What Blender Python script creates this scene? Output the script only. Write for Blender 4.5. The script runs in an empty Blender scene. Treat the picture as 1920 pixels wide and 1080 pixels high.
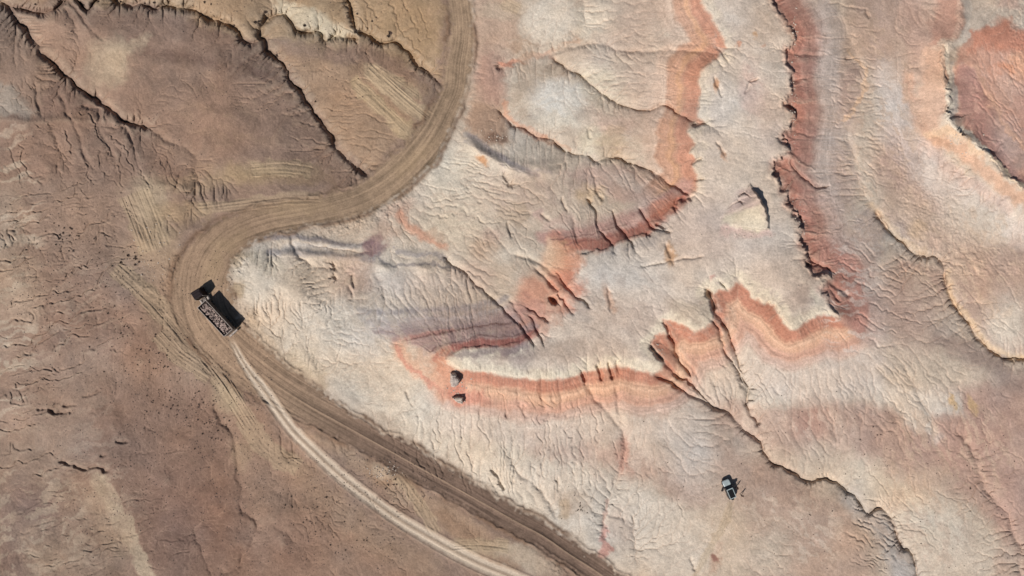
import bpy, bmesh, math, random
import numpy as np
from mathutils import Vector, Matrix

# ------------------------------------------------------------------ camera, world, sun
CAM_H = 160.0            # drone altitude above z = 0
PXM = 8.0                # photograph pixels per metre on z = 0
scene = bpy.context.scene
cam_data = bpy.data.cameras.new('camera')
cam = bpy.data.objects.new('camera', cam_data)
scene.collection.objects.link(cam)
scene.camera = cam
cam.location = (0, 0, CAM_H)
cam.rotation_euler = (0, 0, 0)
cam_data.sensor_width = 36.0
cam_data.lens = 36.0 * CAM_H / (1920 / PXM)
cam_data.clip_end = 6000.0

SUN_EL = math.radians(47)
SUN_DIR = Vector((-0.62 * math.cos(SUN_EL), -0.785 * math.cos(SUN_EL), math.sin(SUN_EL))).normalized()
world = bpy.data.worlds.new('World')
scene.world = world
world.use_nodes = True
wn = world.node_tree
for n in list(wn.nodes):
    wn.nodes.remove(n)
w_out = wn.nodes.new('ShaderNodeOutputWorld')
w_bg = wn.nodes.new('ShaderNodeBackground')
w_sky = wn.nodes.new('ShaderNodeTexSky')
w_sky.sky_type = 'NISHITA'
w_sky.sun_disc = False
w_sky.sun_elevation = SUN_EL
w_sky.sun_rotation = math.atan2(SUN_DIR.x, SUN_DIR.y) % (2 * math.pi)
w_sky.altitude = 600
w_bg.inputs['Strength'].default_value = 0.05
wn.links.new(w_sky.outputs[0], w_bg.inputs['Color'])
wn.links.new(w_bg.outputs[0], w_out.inputs['Surface'])

sun_data = bpy.data.lights.new('sun', 'SUN')
sun_data.energy = 4.85
sun_data.angle = math.radians(0.5)
sun_data.color = (1.0, 0.94, 0.89)
sun = bpy.data.objects.new('sun', sun_data)
scene.collection.objects.link(sun)
sun.rotation_euler = SUN_DIR.to_track_quat('Z', 'Y').to_euler()
sun.location = SUN_DIR * 300

scene.view_settings.view_transform = 'Standard'
scene.view_settings.look = 'None'
scene.view_settings.exposure = 0.0
scene.view_settings.gamma = 1.0

# ------------------------------------------------------------------ terrain (numpy)
#TERRAIN-BEGIN
rng = np.random.default_rng(7)
U0, U1, V0, V1 = -150.0, 2070.0, -120.0, 1200.0

def ss(a, b, x):
    t = np.clip((x - a) / (b - a), 0, 1)
    return t * t * (3 - 2 * t)

def make_grid(step):
    u = np.arange(U0, U1 + 0.1, step, dtype=np.float32)
    v = np.arange(V0, V1 + 0.1, step, dtype=np.float32)
    return u, v

def lat_noise(u, v, scale, seed, su=1.0, sv=1.0):
    """smooth value noise on a regular grid; scale in photo pixels"""
    r = np.random.default_rng(seed)
    fu = (u - U0) / (scale * su); fv = (v - V0) / (scale * sv)
    nu = int(fu.max()) + 3; nv = int(fv.max()) + 3
    L = r.standard_normal((nv, nu)).astype(np.float32)
    iu = fu.astype(int); iv = fv.astype(int)
    tu = fu - iu; tv = fv - iv
    tu = tu * tu * (3 - 2 * tu); tv = tv * tv * (3 - 2 * tv)
    R = L[:, iu] * (1 - tu) + L[:, iu + 1] * tu
    return R[iv] * (1 - tv)[:, None] + R[iv + 1] * tv[:, None]

def fbm(u, v, scale, seed, octv=4, gain=0.5, lac=2.13):
    out = 0; a = 1.0; tot = 0
    for k in range(octv):
        out = out + a * lat_noise(u, v, max(scale / lac ** k, 1.6), seed + 17 * k)
        tot += a * a; a *= gain
    return (out / math.sqrt(tot)).astype(np.float32)

def gnoise(x, y, seed):
    """value noise at arbitrary coordinates"""
    r = np.random.default_rng(seed)
    T = r.standard_normal((256, 256)).astype(np.float32)
    ix = np.floor(x).astype(int); iy = np.floor(y).astype(int)
    tx = x - ix; ty = y - iy
    tx = tx * tx * (3 - 2 * tx); ty = ty * ty * (3 - 2 * ty)
    a = T[iy & 255, ix & 255]; b = T[iy & 255, (ix + 1) & 255]
    c = T[(iy + 1) & 255, ix & 255]; d = T[(iy + 1) & 255, (ix + 1) & 255]
    return (a * (1 - tx) + b * tx) * (1 - ty) + (c * (1 - tx) + d * tx) * ty

def box(a, r, axis):
    r = int(r)
    if r < 1: return a
    n = a.shape[axis]
    p = [(0, 0), (0, 0)]; p[axis] = (r + 1, r)
    c = np.cumsum(np.pad(a.astype(np.float64), p, mode='edge'), axis=axis)
    k = 2 * r + 1
    s = [slice(None), slice(None)]; e = [slice(None), slice(None)]
    s[axis] = slice(k, k + n); e[axis] = slice(0, n)
    return ((c[tuple(s)] - c[tuple(e)]) / k).astype(np.float32)

def blur(a, r):
    for _ in range(3):
        a = box(box(a, r, 0), r, 1)
    return a

def smooth_line(pts, n=3):
    """Catmull-Rom through traced points"""
    P = [np.array(p, float) for p in pts]
    if len(P) < 3: return [tuple(p) for p in P]
    Q = [2 * P[0] - P[1]] + P + [2 * P[-1] - P[-2]]
    out = []
    for i in range(1, len(Q) - 2):
        for k in range(n):
            t = k / n
            a, b, c, d = Q[i - 1], Q[i], Q[i + 1], Q[i + 2]
            out.append(tuple(0.5 * ((2 * b) + (c - a) * t + (2 * a - 5 * b + 4 * c - d) * t * t + (3 * b - 3 * c + d - a) * t ** 3)))
    out.append(tuple(P[-1]))
    return out

class Field:
    """distance queries on a (warped) grid"""
    def __init__(s, u, v, UW, VW):
        s.u, s.v, s.UW, s.VW = u, v, UW, VW
        s.step = float(u[1] - u[0])
    def win(s, pts, R):
        R = R + 26
        xs = [p[0] for p in pts]; ys = [p[1] for p in pts]
        i0 = max(int((min(xs) - R - U0) / s.step), 0); i1 = min(int((max(xs) + R - U0) / s.step) + 2, len(s.u))
        j0 = max(int((min(ys) - R - V0) / s.step), 0); j1 = min(int((max(ys) + R - V0) / s.step) + 2, len(s.v))
        if i1 <= i0 or j1 <= j0: return None
        return (slice(j0, j1), slice(i0, i1))
    def line(s, pts, R, full=False, closed=False):
        """-> window, distance, signed side (+ = right hand of travel, in image with v down), arc length, fraction"""
        w = (slice(0, len(s.v)), slice(0, len(s.u))) if full else s.win(pts, R)
        if w is None: return None
        X = s.UW[w]; Y = s.VW[w]
        best = np.full(X.shape, 1e12, np.float32)
        side = np.zeros(X.shape, np.float32); arc = np.zeros(X.shape, np.float32); wid = np.zeros(X.shape, np.float32)
        pp = list(pts) + ([pts[0]] if closed else [])
        L = 0.0
        for a, b in zip(pp[:-1], pp[1:]):
            dx, dy = b[0] - a[0], b[1] - a[1]
            l2 = dx * dx + dy * dy
            if l2 < 1e-6: continue
            l = math.sqrt(l2)
            if full:
                sub = (slice(None), slice(None))
            else:
                x0, x1 = min(a[0], b[0]) - R - 26, max(a[0], b[0]) + R + 26
                y0, y1 = min(a[1], b[1]) - R - 26, max(a[1], b[1]) + R + 26
                ui = s.u[w[1]]; vi = s.v[w[0]]
                i0, i1 = np.searchsorted(ui, [x0, x1]); j0, j1 = np.searchsorted(vi, [y0, y1])
                sub = (slice(j0, j1), slice(i0, i1))
            px = X[sub] - a[0]; py = Y[sub] - a[1]
            t = np.clip((px * dx + py * dy) / l2, 0, 1)
            qx = px - t * dx; qy = py - t * dy
            d2 = qx * qx + qy * qy
            bs = best[sub]
            m = d2 < bs
            bs[m] = d2[m]
            cr = dx * py - dy * px
            side[sub][m] = np.sign(cr[m])
            arc[sub][m] = L + t[m] * l
            if len(a) > 2:
                wid[sub][m] = (a[2] + t * (b[2] - a[2]))[m]
            L += l
        return w, np.sqrt(best), side, arc, L, wid
    def inside(s, pts, w=None):
        w = w or (slice(0, len(s.v)), slice(0, len(s.u)))
        X = s.UW[w]; Y = s.VW[w]
        ins = np.zeros(X.shape, bool)
        n = len(pts)
        for i in range(n):
            x1, y1 = pts[i][:2]; x2, y2 = pts[(i + 1) % n][:2]
            if y1 == y2: continue
            c = ((y1 > Y) != (y2 > Y)) & (X < (x2 - x1) * (Y - y1) / (y2 - y1) + x1)
            ins ^= c
        return ins
    def sdf(s, pts, R=0, full=False):
        r = s.line(pts, R, full, closed=True)
        if r is None: return None
        w, d, side, arc, L, _ = r
        ins = s.inside(pts, w)
        return w, np.where(ins, -d, d), arc

# ---- traced features, in photograph pixels -------------------------------------------------
RIM = [(1450,-160),(1448,-60),(1450,0),(1456,14),(1470,35),(1480,50),(1489,66),(1486,85),(1472,95),(1476,112),(1480,130),(1478,150),
 (1482,168),(1482,185),(1472,197),(1488,212),(1484,230),(1480,246),(1468,252),(1474,266),(1480,283),(1464,300),(1450,306),(1450,316),
 (1462,338),(1468,356),(1480,362),(1476,382),(1490,396),(1500,418),(1502,432),(1500,446),(1506,466),(1518,484),(1508,492),(1518,510),
 (1532,524),(1552,519),(1558,528),(1536,544),(1552,556),(1556,576),(1571,592),(1545,588),(1520,596),(1502,606),(1482,612),(1474,598),
 (1460,584),(1442,570),(1420,560),(1410,546),(1398,536),(1385,524),(1374,528),(1368,540),(1352,545),(1336,549),(1324,543),(1338,578),
 (1334,602),(1318,613),(1300,616),(1282,612),(1262,604),(1246,600),(1241,603),(1252,626),(1234,624),(1224,632),(1219,648),(1240,674),(1241,684),
 (1230,695),(1212,697),(1190,690),(1170,684),(1150,686),(1130,690),(1108,696),(1080,700),(1050,708),(1020,710),(985,706),(950,701),
 (915,697),(885,694),(862,690),(846,682),(836,676),(846,666),(866,656),(895,651),(930,648),(962,642),(990,632),(1008,616),(1016,598),
 (1022,580),(1030,562),(1044,566),(1040,548),(1056,538),(1076,524),(1088,504),(1088,484),(1100,474),(1122,468),(1142,463),(1160,455),
 (1180,447),(1200,438),(1218,430),(1214,416),(1236,414),(1248,398),(1264,383),(1282,370),(1304,360),(1308,344),(1309,330),(1300,312),(1308,300),(1292,288),
 (1300,278),(1306,268),(1291,250),(1292,240),(1304,232),(1322,230),(1312,218),(1309,195),(1311,170),(1309,146),(1316,130),(1332,120),
 (1349,104),(1361,90),(1352,62),(1341,40),(1330,22),(1320,0),(1312,-60),(1300,-160)]

CREST = [(1800,-40),(1806,20),(1800,55),(1786,76),(1770,92),(1770,140),(1776,180),(1782,225),(1794,240),(1815,255),(1838,274),(1862,296),(1885,322),(1912,347),(1960,380),(2060,430)]

ROAD = [(856,-160,44),(858,-60,44),(860,0,46),(866,60,50),(858,120,50),(853,165,50),(833,210,56),(815,248,60),(790,283,66),(757,317,70),(712,352,66),
 (665,376,58),(610,392,56),(560,402,56),(510,410,58),(465,424,64),(425,446,78),(396,478,88),(380,515,104),(377,555,120),(390,598,112),
 (425,645,100),(470,685,92),(520,722,86),(575,757,74),(620,782,66),(670,810,62),(720,838,60),(770,866,58),(820,894,56),(870,922,54),(920,950,52),
 (970,978,52),(1020,1005,50),(1068,1038,52),(1115,1068,54),(1172,1108,54),(1300,1190,56),(1340,1215,56)]
TRACK = [(428,628,12),(446,662,16),(468,698,22),(492,728,28),(520,768,28),(548,806,28),(582,840,28),(620,876,30),(660,910,30),(700,940,30),
 (748,974,30),(800,1005,32),(850,1033,34),(900,1058,34),(950,1078,34),(1010,1104,34),(1120,1150,34),(1240,1220,34)]

# (points, broad depth m, broad length px, slot depth m, slot width px)
GULLIES = [
 ([(-60,-30),(5,0),(25,22),(35,45),(55,68),(72,85),(80,102),(95,118),(110,128),(130,147),(150,167),(175,183),(190,195),(208,204),(220,217),(235,227),(262,233),(285,242)], 2.4, 42, .9, 5.0),
 ([(285,242),(300,250),(315,262),(340,275),(360,292),(368,312),(372,345)], 1.0, 30, .25, 4),
 ([(-80,-10),(0,2),(20,10),(38,14),(60,21),(85,25),(103,20),(118,10),(128,-4)], 1.4, 30, .8, 5),
 ([(140,-30),(148,0),(155,8),(163,19),(174,12),(185,-8)], .9, 20, .9, 5),
 ([(210,-20),(218,2),(230,8),(246,8),(264,7),(285,15),(300,12),(315,6),(340,14),(362,17),(385,30),(412,38),(440,50),(452,60),(455,72),(470,80),(482,78)], 2.4, 36, 1.0, 5),
 ([(482,78),(490,56),(500,36),(520,27),(535,28),(545,40),(560,57),(576,60),(592,61),(602,64),(604,76),(612,80),(626,69),(640,65),(656,70),(672,71)], 2.0, 30, .9, 4.5),
 ([(645,-10),(655,10),(662,30),(665,46),(669,62)], 1.2, 24, .8, 4.5),
 ([(669,62),(680,58),(700,72),(725,82),(740,77),(755,90),(768,104),(783,124),(796,129),(812,140),(822,152),(836,156)], 2.2, 40, .9, 4.5),
 ([(482,78),(495,73),(498,95),(518,110),(530,125),(541,145),(550,158),(565,168),(572,185),(582,200),(596,215),(605,226),(611,240),(622,255),(626,270),(640,285),(656,300),(670,312),(682,322),(690,336)], 3.2, 46, .9, 5.0),
 # right side of the mesa
 ([(1596,-120),(1590,-40),(1576,0),(1572,30),(1590,70),(1602,105),(1616,130),(1612,175),(1594,200),(1580,225),(1590,260),(1600,300),(1610,350),(1640,390)], 1.8, 60, .15, 6),
 ([(1640,390),(1665,430),(1690,455),(1720,478),(1764,490),(1772,520),(1783,560),(1806,592),(1830,625),(1850,655),(1878,668),(1898,675),(1926,671),(2060,690)], 2.3, 40, .75, 4),
 ([(1224,700),(1262,720),(1300,742),(1336,764),(1362,772),(1384,796),(1404,812),(1424,828),(1444,862),(1456,868),(1470,872),(1492,886),(1506,901),(1521,905),(1545,893),(1560,895),(1575,906),(1590,922),(1608,932),(1620,955),(1630,962),(1645,952),(1664,963),(1680,990),(1690,1020),(1706,1033),(1716,1056),(1722,1085),(1740,1220)], 2.5, 42, .7, 4),
 ([(1800,806),(1815,835),(1832,860),(1840,900),(1858,930),(1872,946),(1890,975),(1898,995),(1912,1020),(1916,1080),(1930,1220)], 1.4, 50, .35, 5),
 ([(1700,700),(1745,790),(1770,850),(1800,880)], .6, 30, .1, 5),
 ([(930,126),(958,118),(990,109),(1030,100),(1060,85),(1085,62),(1095,40),(1092,10),(1085,-30)], 1.2, 26, .2, 4),
 ([(1034,104),(1060,125),(1090,140),(1118,165),(1140,184),(1180,206),(1215,207),(1245,197),(1265,209),(1290,225),(1312,229)], 1.8, 22, .5, 3),
 ([(936,205),(960,235),(1000,250),(1030,265),(1060,285),(1095,293),(1110,302),(1150,298),(1180,303),(1210,316),(1250,342),(1294,366)], 2.0, 30, .5, 3.4),
 ([(1058,85),(1130,82),(1160,96),(1220,98),(1290,96),(1330,100),(1350,106)], .7, 18, .3, 3),
 ([(830,475),(860,500),(880,520),(905,540),(930,565),(955,590),(972,612)], .5, 22, .45, 3),
 ([(960,478),(1000,485),(1040,515),(1065,545),(1100,575)], .9, 16, .4, 3),
 ([(545,440),(552,462),(562,480),(577,484),(587,510)], .5, 14, .35, 3),
 ([(400,762),(408,776),(415,795),(430,804),(437,830),(445,868),(445,890),(455,915),(452,945),(460,962),(480,975),(480,1000),(463,1030),(453,1040),(450,1060),(430,1070),(408,1082)], .8, 26, .35, 4),
 ([(365,985),(372,1020),(385,1045),(398,1082)], .4, 18, .25, 3),
 ([(500,1010),(510,985),(556,1008)], .1, 10, .1, 3),
 ([(1240,672),(1256,690),(1270,706),(1300,720),(1330,764)], 1.6, 20, .6, 4),
 ([(1246,625),(1264,645),(1268,665),(1290,700),(1296,712)], 1.2, 14, .8, 4),
 ([(1332,575),(1350,590),(1364,620),(1372,645),(1384,670),(1390,700),(1402,730),(1400,760),(1425,800)], 1.3, 20, .6, 4),
 ([(1330,592),(1346,612),(1352,640),(1364,668),(1382,695),(1398,728)], .8, 14, .5, 3),
 ([(1098,722),(1115,748),(1140,772),(1160,800),(1168,820),(1164,880),(1150,925),(1132,975),(1130,1015)], .7, 16, .35, 3.5),
 ([(1154,720),(1160,760),(1166,806)], .5, 12, .35, 3),
 ([(1014,700),(1017,740),(1014,780)], .3, 10, .25, 2.6),
 ([(1046,705),(1051,745),(1046,790)], .3, 10, .25, 2.6),
 ([(958,848),(968,880),(1000,908),(1030,940),(1045,975)], .5, 16, .3, 3),
 ([(1112,960),(1186,980),(1190,1000),(1196,1060)], .4, 14, .2, 3),
 ([(1098,372),(1118,400),(1126,432),(1146,462),(1152,478)], .6, 12, .55, 2.6),([(1148,392),(1160,425),(1182,450),(1190,466)], .6, 12, .6, 2.6),
 ([(1196,388),(1214,420),(1240,432),(1262,436)], .6, 12, .6, 2.8),([(1072,402),(1080,440),(1088,466)], .3, 8, .35, 2.4),([(1040,505),(1060,535),(1082,560),(1110,580)], .4, 9, .5, 2.6),
 ([(1000,500),(1030,528),(1052,562),(1080,590)], .5, 10, .5, 2.6),([(985,575),(1010,590),(1030,604)], .3, 9, .45, 2.6),([(968,600),(985,625),(1004,650)], .4, 9, .45, 2.6),([(990,590),(1012,622),(1024,652)], .4, 9, .45, 2.6),
 ([(955,560),(975,590),(992,622),(1000,640)], .4, 9, .4, 2.6),([(870,505),(882,560),(888,600)], .2, 9, .22, 2.4),([(700,500),(716,545),(720,590)], .2, 9, .15, 2.4),
 ([(1480,300),(1500,330),(1530,352),(1560,350)], .4, 9, .5, 2.6),([(1470,98),(1500,102),(1540,104)], .3, 8, .35, 2.4),([(1486,250),(1520,252),(1560,256)], .2, 8, .2, 2.2),([(1508,478),(1540,500),(1572,520)], .6, 12, .5, 3),
 ([(1545,530),(1580,545),(1596,552)], .3, 8, .4, 2.4),([(1355,604),(1375,640),(1380,690),(1396,735)], .4, 10, .4, 2.8),([(1272,655),(1300,700),(1340,760)], .3, 10, .35, 2.6),
 ([(105,175),(118,195),(128,218),(140,240),(160,290),(175,320)], .5, 14, .3, 3),
 ([(66,155),(70,190),(82,220)], .4, 12, .3, 3),
 ([(150,200),(186,205),(188,235),(200,265),(215,300)], .5, 14, .3, 3),
 ([(215,215),(235,240),(250,270),(258,300)], .4, 12, .3, 3),
 ([(95,230),(104,265),(125,300)], .3, 12, .2, 3),
 ([(120,12),(140,45),(155,85)], .5, 16, .25, 3),
 ([(128,0),(160,40),(185,70),(200,82)], .5, 16, .3, 3),
]
# dark notches and sink holes cut into the plateau and slopes (points, depth, width)
NOTCHES = [([(1241,599),(1252,630)],2.4,6.5),([(1220,646),(1228,662),(1240,674)],2.6,7),([(1324,544),(1332,560),(1339,580)],3.0,7),
 ([(1032,555),(1041,566)],2.8,11),([(1296,233),(1322,229)],1.8,5),([(1405,152),(1420,146)],1.4,5),([(1404,158),(1398,174)],.7,6),
 ([(1300,307),(1311,300)],1.4,5),([(1304,339),(1316,337)],1.2,5),([(1262,388),(1272,372),(1300,368)],1.0,6),
 ([(1228,420),(1246,429)],1.6,7),([(1206,431),(1214,440)],1.2,5),([(1344,88),(1356,106)],.9,4),
 ([(1340,148),(1347,166),(1349,178)],.8,4),([(1345,266),(1355,278),(1361,292)],.7,4),([(1248,456),(1258,474),(1262,494)],.7,6),
 ([(1140,540),(1146,565),(1147,582)],.6,5),([(1090,699),(1098,722)],1.6,5),([(1137,683),(1150,714)],1.6,5),([(1115,687),(1128,712)],1.3,4.5),
 ([(1157,674),(1159,700)],.9,4),([(1338,604),(1346,600)],1,4),([(1354,530),(1364,545)],1.2,4),([(1560,545),(1572,560)],.8,4),
 ([(1490,400),(1502,414)],1.5,9),([(1462,258),(1476,268)],1.5,9),([(1476,196),(1489,210)],1.5,9),
 ([(106,863),(130,871),(150,879),(166,883)],1.1,5),([(166,880),(180,874),(205,884)],1.0,4.5),([(68,768),(92,767),(104,774),(134,773)],1.1,4.5),
 ([(120,760),(140,758)],.8,4),([(155,742),(190,734)],.6,4),([(222,829),(240,830)],.8,4),([(192,854),(202,853)],.8,6),
 ([(238,872),(252,850),(285,845)],.3,3),([(1588,108),(1596,110)],1,5),([(935,126),(940,126)],1.2,7),
 ([(625,492),(633,524)],.8,3),([(663,512),(664,534)],.6,4),([(656,538),(660,560)],.5,3),([(952,418),(960,445)],.7,4),([(1100,240),(1104,256)],.5,4),
 ([(1014,402),(1027,412)],.7,5),([(760,730),(772,766)],.6,3),([(948,330),(960,352)],.8,5),([(1053,368),(1064,402)],.8,3.5),([(1118,352),(1128,378)],.8,4),
 ([(950,770),(952,782)],.7,3.5),([(982,764),(986,780)],.7,3.5),([(921,880),(930,892),(940,915)],.9,5),([(968,888),(962,905)],.6,4),
 ([(1046,898),(1044,918)],.7,4),([(1186,968),(1190,984)],.7,4),([(1298,1046),(1302,1070)],.6,4),
 ([(484,582),(490,592)],.5,3),([(1700,130),(1706,126)],.3,3),([(1630,20),(1632,30)],.6,4),
 ([(1560,6),(1590,10),(1632,18)],.4,3),([(1740,730),(1742,742)],.3,4)]
# ledges: the high side lies to the LEFT of travel when h > 0 (image sense), (points, height, falloff px)
LEDGES = [([(232,219),(200,217),(150,220),(110,218),(70,222),(30,220),(-60,221)],.7,12),
 ([(868,254),(900,272),(925,286),(960,298),(1000,305),(1040,300)],-1.0,10),
 ([(880,268),(910,285),(940,305),(970,315),(998,323)],-1.5,12),
 ([(1005,312),(1030,316),(1045,325)],-1.2,10),
 ([(530,440),(560,443),(610,448),(650,455),(700,455)],-.7,12),
 ([(520,470),(570,468),(610,474),(690,478)],-1.0,12),
 ([(705,488),(725,497),(740,503)],-1.3,10),([(770,492),(790,497),(810,500)],-1.2,9),([(828,498),(850,505)],-1.3,8),
 ([(748,466),(780,470),(795,478)],-.6,8),
 ([(760,640),(800,630),(850,620),(880,614),(930,614),(975,600)],-.5,7),
 ([(800,656),(850,640),(900,628),(950,627),(985,620)],-.5,7),
 ([(1020,446),(1080,440),(1130,428),(1170,415),(1215,388)],-.5,7),
 ([(1030,458),(1100,452),(1150,440)],-.4,6),
 ([(400,700),(420,712),(450,745),(470,765)],-.6,8),
 ([(420,672),(440,684),(470,720)],-.5,8),
 ([(240,510),(265,530),(300,552)],-.5,7),([(245,425),(262,440),(280,465)],-.5,8),
 ([(230,350),(262,344),(300,341),(360,346)],-.7,8),
 ([(700,108),(752,164),(790,188)],-.4,5),([(672,160),(700,190),(735,222),(762,250)],-.5,5),([(697,130),(712,152),(726,168)],-.4,5),
 ([(1480,555),(1500,560)],0,8),
 ([(1740,92),(1738,130),(1744,165)],.5,6),([(1740,245),(1770,240),(1782,228),(1776,190)],.5,7),
 ([(1742,94),(1752,96)],-.6,6),
 ([(860,1026),(900,1028),(955,1034)],-.35,5),([(545,652),(560,654),(590,680),(605,692)],-.4,6),
 ([(1290,800),(1300,830)],0,5)]

# (x, y, rx, ry, angle, spacing, length, depth, seed)
RILLS = [(110,540,180,240,-17,22,60,.30,201),(150,470,150,120,-19,13,40,.13,259),(60,800,130,130,-17,24,60,.24,203),(330,900,170,170,-40,34,40,.12,261),(120,1000,130,100,-25,12,40,.16,263),(170,285,180,90,64,20,60,.22,205),(300,320,120,60,55,16,60,.10,207),
 (640,220,120,120,4,14,60,.13,209),(720,60,110,80,62,22,60,.16,211),(960,830,260,110,84,12,60,.16,213),(1180,930,150,90,100,16,50,.12,215),
 (900,370,120,90,6,11,50,.14,217),(1180,150,110,110,4,9,50,.08,219),(1150,340,80,40,62,9,50,.12,221),(1000,440,120,70,60,14,60,.12,223),
 (560,620,120,90,-60,10,24,.11,225),(800,560,160,40,80,10,40,.06,227),(1610,200,60,190,8,9,26,.13,229),(1560,420,70,120,-12,10,34,.12,231),
 (1650,560,120,120,28,12,40,.16,233),(1820,560,120,120,52,16,60,.08,235),(1700,760,220,90,56,15,60,.10,237),(1500,800,110,80,60,14,60,.10,239),
 (1640,1000,60,90,24,9,40,.18,241),(1380,720,120,60,52,12,50,.14,243),(1870,200,60,130,50,10,50,.10,245),(1720,330,120,120,20,11,36,.07,247),
 (1200,560,200,90,35,18,60,.05,249),(240,1000,180,90,-22,16,50,.12,251),(640,960,80,60,60,18,40,.08,253),(1400,150,60,180,20,14,40,.05,255),(1780,920,200,120,48,18,80,.10,257)]

def terrain():
    STEP0, STEP1 = 3.0, 1.25
    u, v = make_grid(STEP0)
    U, V = np.meshgrid(u, v)
    wu = 5.5 * fbm(u, v, 34, 11, 4, .55); wv = 5.5 * fbm(u, v, 34, 23, 4, .55)
    F = Field(u, v, (U + wu).astype(np.float32), (V + wv).astype(np.float32))
    F3 = Field(u, v, (U + wu * .45).astype(np.float32), (V + wv * .45).astype(np.float32))
    # ---------- broad relief
    _, sd, arc = F3.sdf(smooth_line(RIM, 2), full=True)
    _, sdb, _ = F.sdf(RIM, full=True)
    scal = 3.2 * gnoise(arc / 9.0, sd * 0 + .5, 5) + 2.0 * gnoise(arc / 3.4, sd * 0 + 9.5, 6)
    east = ss(1380, 1450, U) * ss(620, 560, V)
    sde = sd + scal * (0.35 + 0.65 * east) * np.exp(-np.abs(sd) / 26)
    dd = np.maximum(sde, 0)
    wall = .3 * ss(0, 6, sde)
    slope_len = 92 + 10 * lat_noise(u, v, 220, 31)
    fall = 4.3 * (1 - np.exp(-(dd / slope_len) ** 1.12)) + 1.8 * (1 - np.exp(-dd / 260))
    mesa = 11.0 - np.clip(wall, 0, 3) - fall
    mesa = np.where(sde < 0, 11.0 + .9 * (1 - np.exp(sde / 40)), mesa)
    fb = ss(12, 60, sd)
    mesa = mesa * (1 - fb) + blur(mesa, 6) * fb
    z = mesa + .35 * fbm(u, v, 190, 41, 3)
    # west country
    west = ss(-40, 140, -(U - 640 - (V - 400) * .2))
    z = z + west * (2.2 * ss(-100, 330, U) * ss(200, 460, V) * ss(980, 520, V) + 1.0 * ss(900, 600, V))
    z = z + west * .55 * fbm(u, v, 110, 43, 3)
    # second ridge
    r = F.line(smooth_line(CREST, 2), 0, full=True)
    _, dcr, side, arcr, _, _ = r
    sgn = -side * dcr                         # + = east of the crest
    eastd = np.maximum(sgn, 0); westd = np.maximum(-sgn, 0)
    hgt = 9.5 * ss(-200, -60, V * 0 + 1) 
    ridge = 9.5 - np.where(sgn > 0, 1.4 * ss(2, 9, eastd) + 3.6 * (1 - np.exp(-eastd / 55)), .5 * ss(2, 10, westd) + 7.2 * (1 - np.exp(-(westd / 85) ** 1.15)))
    ridge = ridge + 2.0 * np.exp(-((U - 1900) / 90) ** 2 - ((V - 70) / 70) ** 2)
    z = np.maximum(z, 0) 
    k = 1.2
    z = np.log(np.exp(np.clip(z / k, -20, 20)) + np.exp(np.clip(ridge / k, -20, 20))) * k
    # broad valleys
    carve = np.zeros_like(z)
    slots = np.zeros_like(z)
    gd = np.full(z.shape, 999., np.float32)
    for pts, A, L, sdp, sw in GULLIES:
        q = F3.line(smooth_line(pts, 2), L * 3.2)
        if q is None: continue
        w, d, side, a, LL, _ = q
        endf = ss(0, 14, a + 4) * ss(0, 14, LL - a + 4)
        c = A * (.55 if pts[0][0] > 830 else .55) * np.exp(-d / L) * (1 - ss(L * 2.4, L * 3.2, d)) * (0.55 + .45 * endf)
        cw = carve[w]; carve[w] = np.maximum(cw, c) + .25 * np.minimum(cw, c)
        gd[w] = np.minimum(gd[w], d)
    carve = carve * (1 - .75 * ss(6, -30, sd))
    z = z - carve
    for pts, h, L in LEDGES:
        if h == 0: continue
        q = F3.line(smooth_line(pts, 2), L * 4)
        w, d, side, a, LL, _ = q
        endf = ss(-2, 14, a) * ss(-2, 14, LL - a)
        s1 = -side * d * (1 if h > 0 else -1)
        z[w] += abs(h) * endf * np.exp(-np.abs(s1) / L) * ss(-2.5, 2.5, s1) * (1 - ss(L * 3, L * 4, d))
    # smooth crests a little
    z = .35 * z + .65 * blur(z, 1)
    # ---------- road corridor
    def lane(F, pts):
        sm = smooth_line(pts, 3)
        # interpolate widths too
        W = [p[2] for p in pts]
        out = []
        for i, p in enumerate(sm):
            f = i / 3.0; k = min(int(f), len(W) - 2)
            out.append((p[0], p[1], W[k] + (W[k + 1] - W[k]) * (f - k)))
        return out
    road_pl = lane(F, ROAD); track_pl = lane(F, TRACK)
    w, d, side, a, LL, wid = F3.line(road_pl, 120)
    rm = np.zeros_like(z); rm[w] = 1 - ss(-4, 16, d - wid / 2)
    zs = blur(z, 11)
    z = z * (1 - rm) + (zs - .25) * rm
    w, d, side, a, LL, wid = F3.line(track_pl, 60)
    tm = np.zeros_like(z); tm[w] = 1 - ss(-4, 10, d - wid / 2)
    z = z * (1 - tm) + (blur(z, 7) - .05) * tm
    # ---------- erosion
    plateau = ss(4, -14, sd)
    Kmap = (0.38 + .62 * ss(-8, 10, sd) + .5 * np.exp(-((sd + 22) / 16) ** 2)) * (1 - .80 * ss(-6, 4, sd) * (1 - ss(80, 170, sd))) * (1 - .97 * rm) * (1 - .9 * tm)
    Kmap *= 1 - .72 * blur(((U < 520) & (V > 700)).astype(np.float32), 12) * 1
    Kmap *= 1 - .35 * blur(((U < 620) & (V < 340) & (U > 230)).astype(np.float32), 14)
    Kmap *= 1 + .5 * lat_noise(u, v, 90, 88).clip(-1, 1)
    Kmap *= 1 - .8 * (1 - ss(30, 75, dcr))
    Kmap *= 1 - .6 * blur(((U < 300 + (V - 350) * .3) & (V > 350)).astype(np.float32), 16)
    Kmap *= 1 - .3 * ss(860, 960, U)
    z = z + .035 * fbm(u, v, 14, 51, 3, .8)
    z, acc0 = erode(z, 18, Kmap, 3.0 / PXM, .026, .60, 1)
    # ---------- fine grid
    u1, v1 = make_grid(STEP1)
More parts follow.
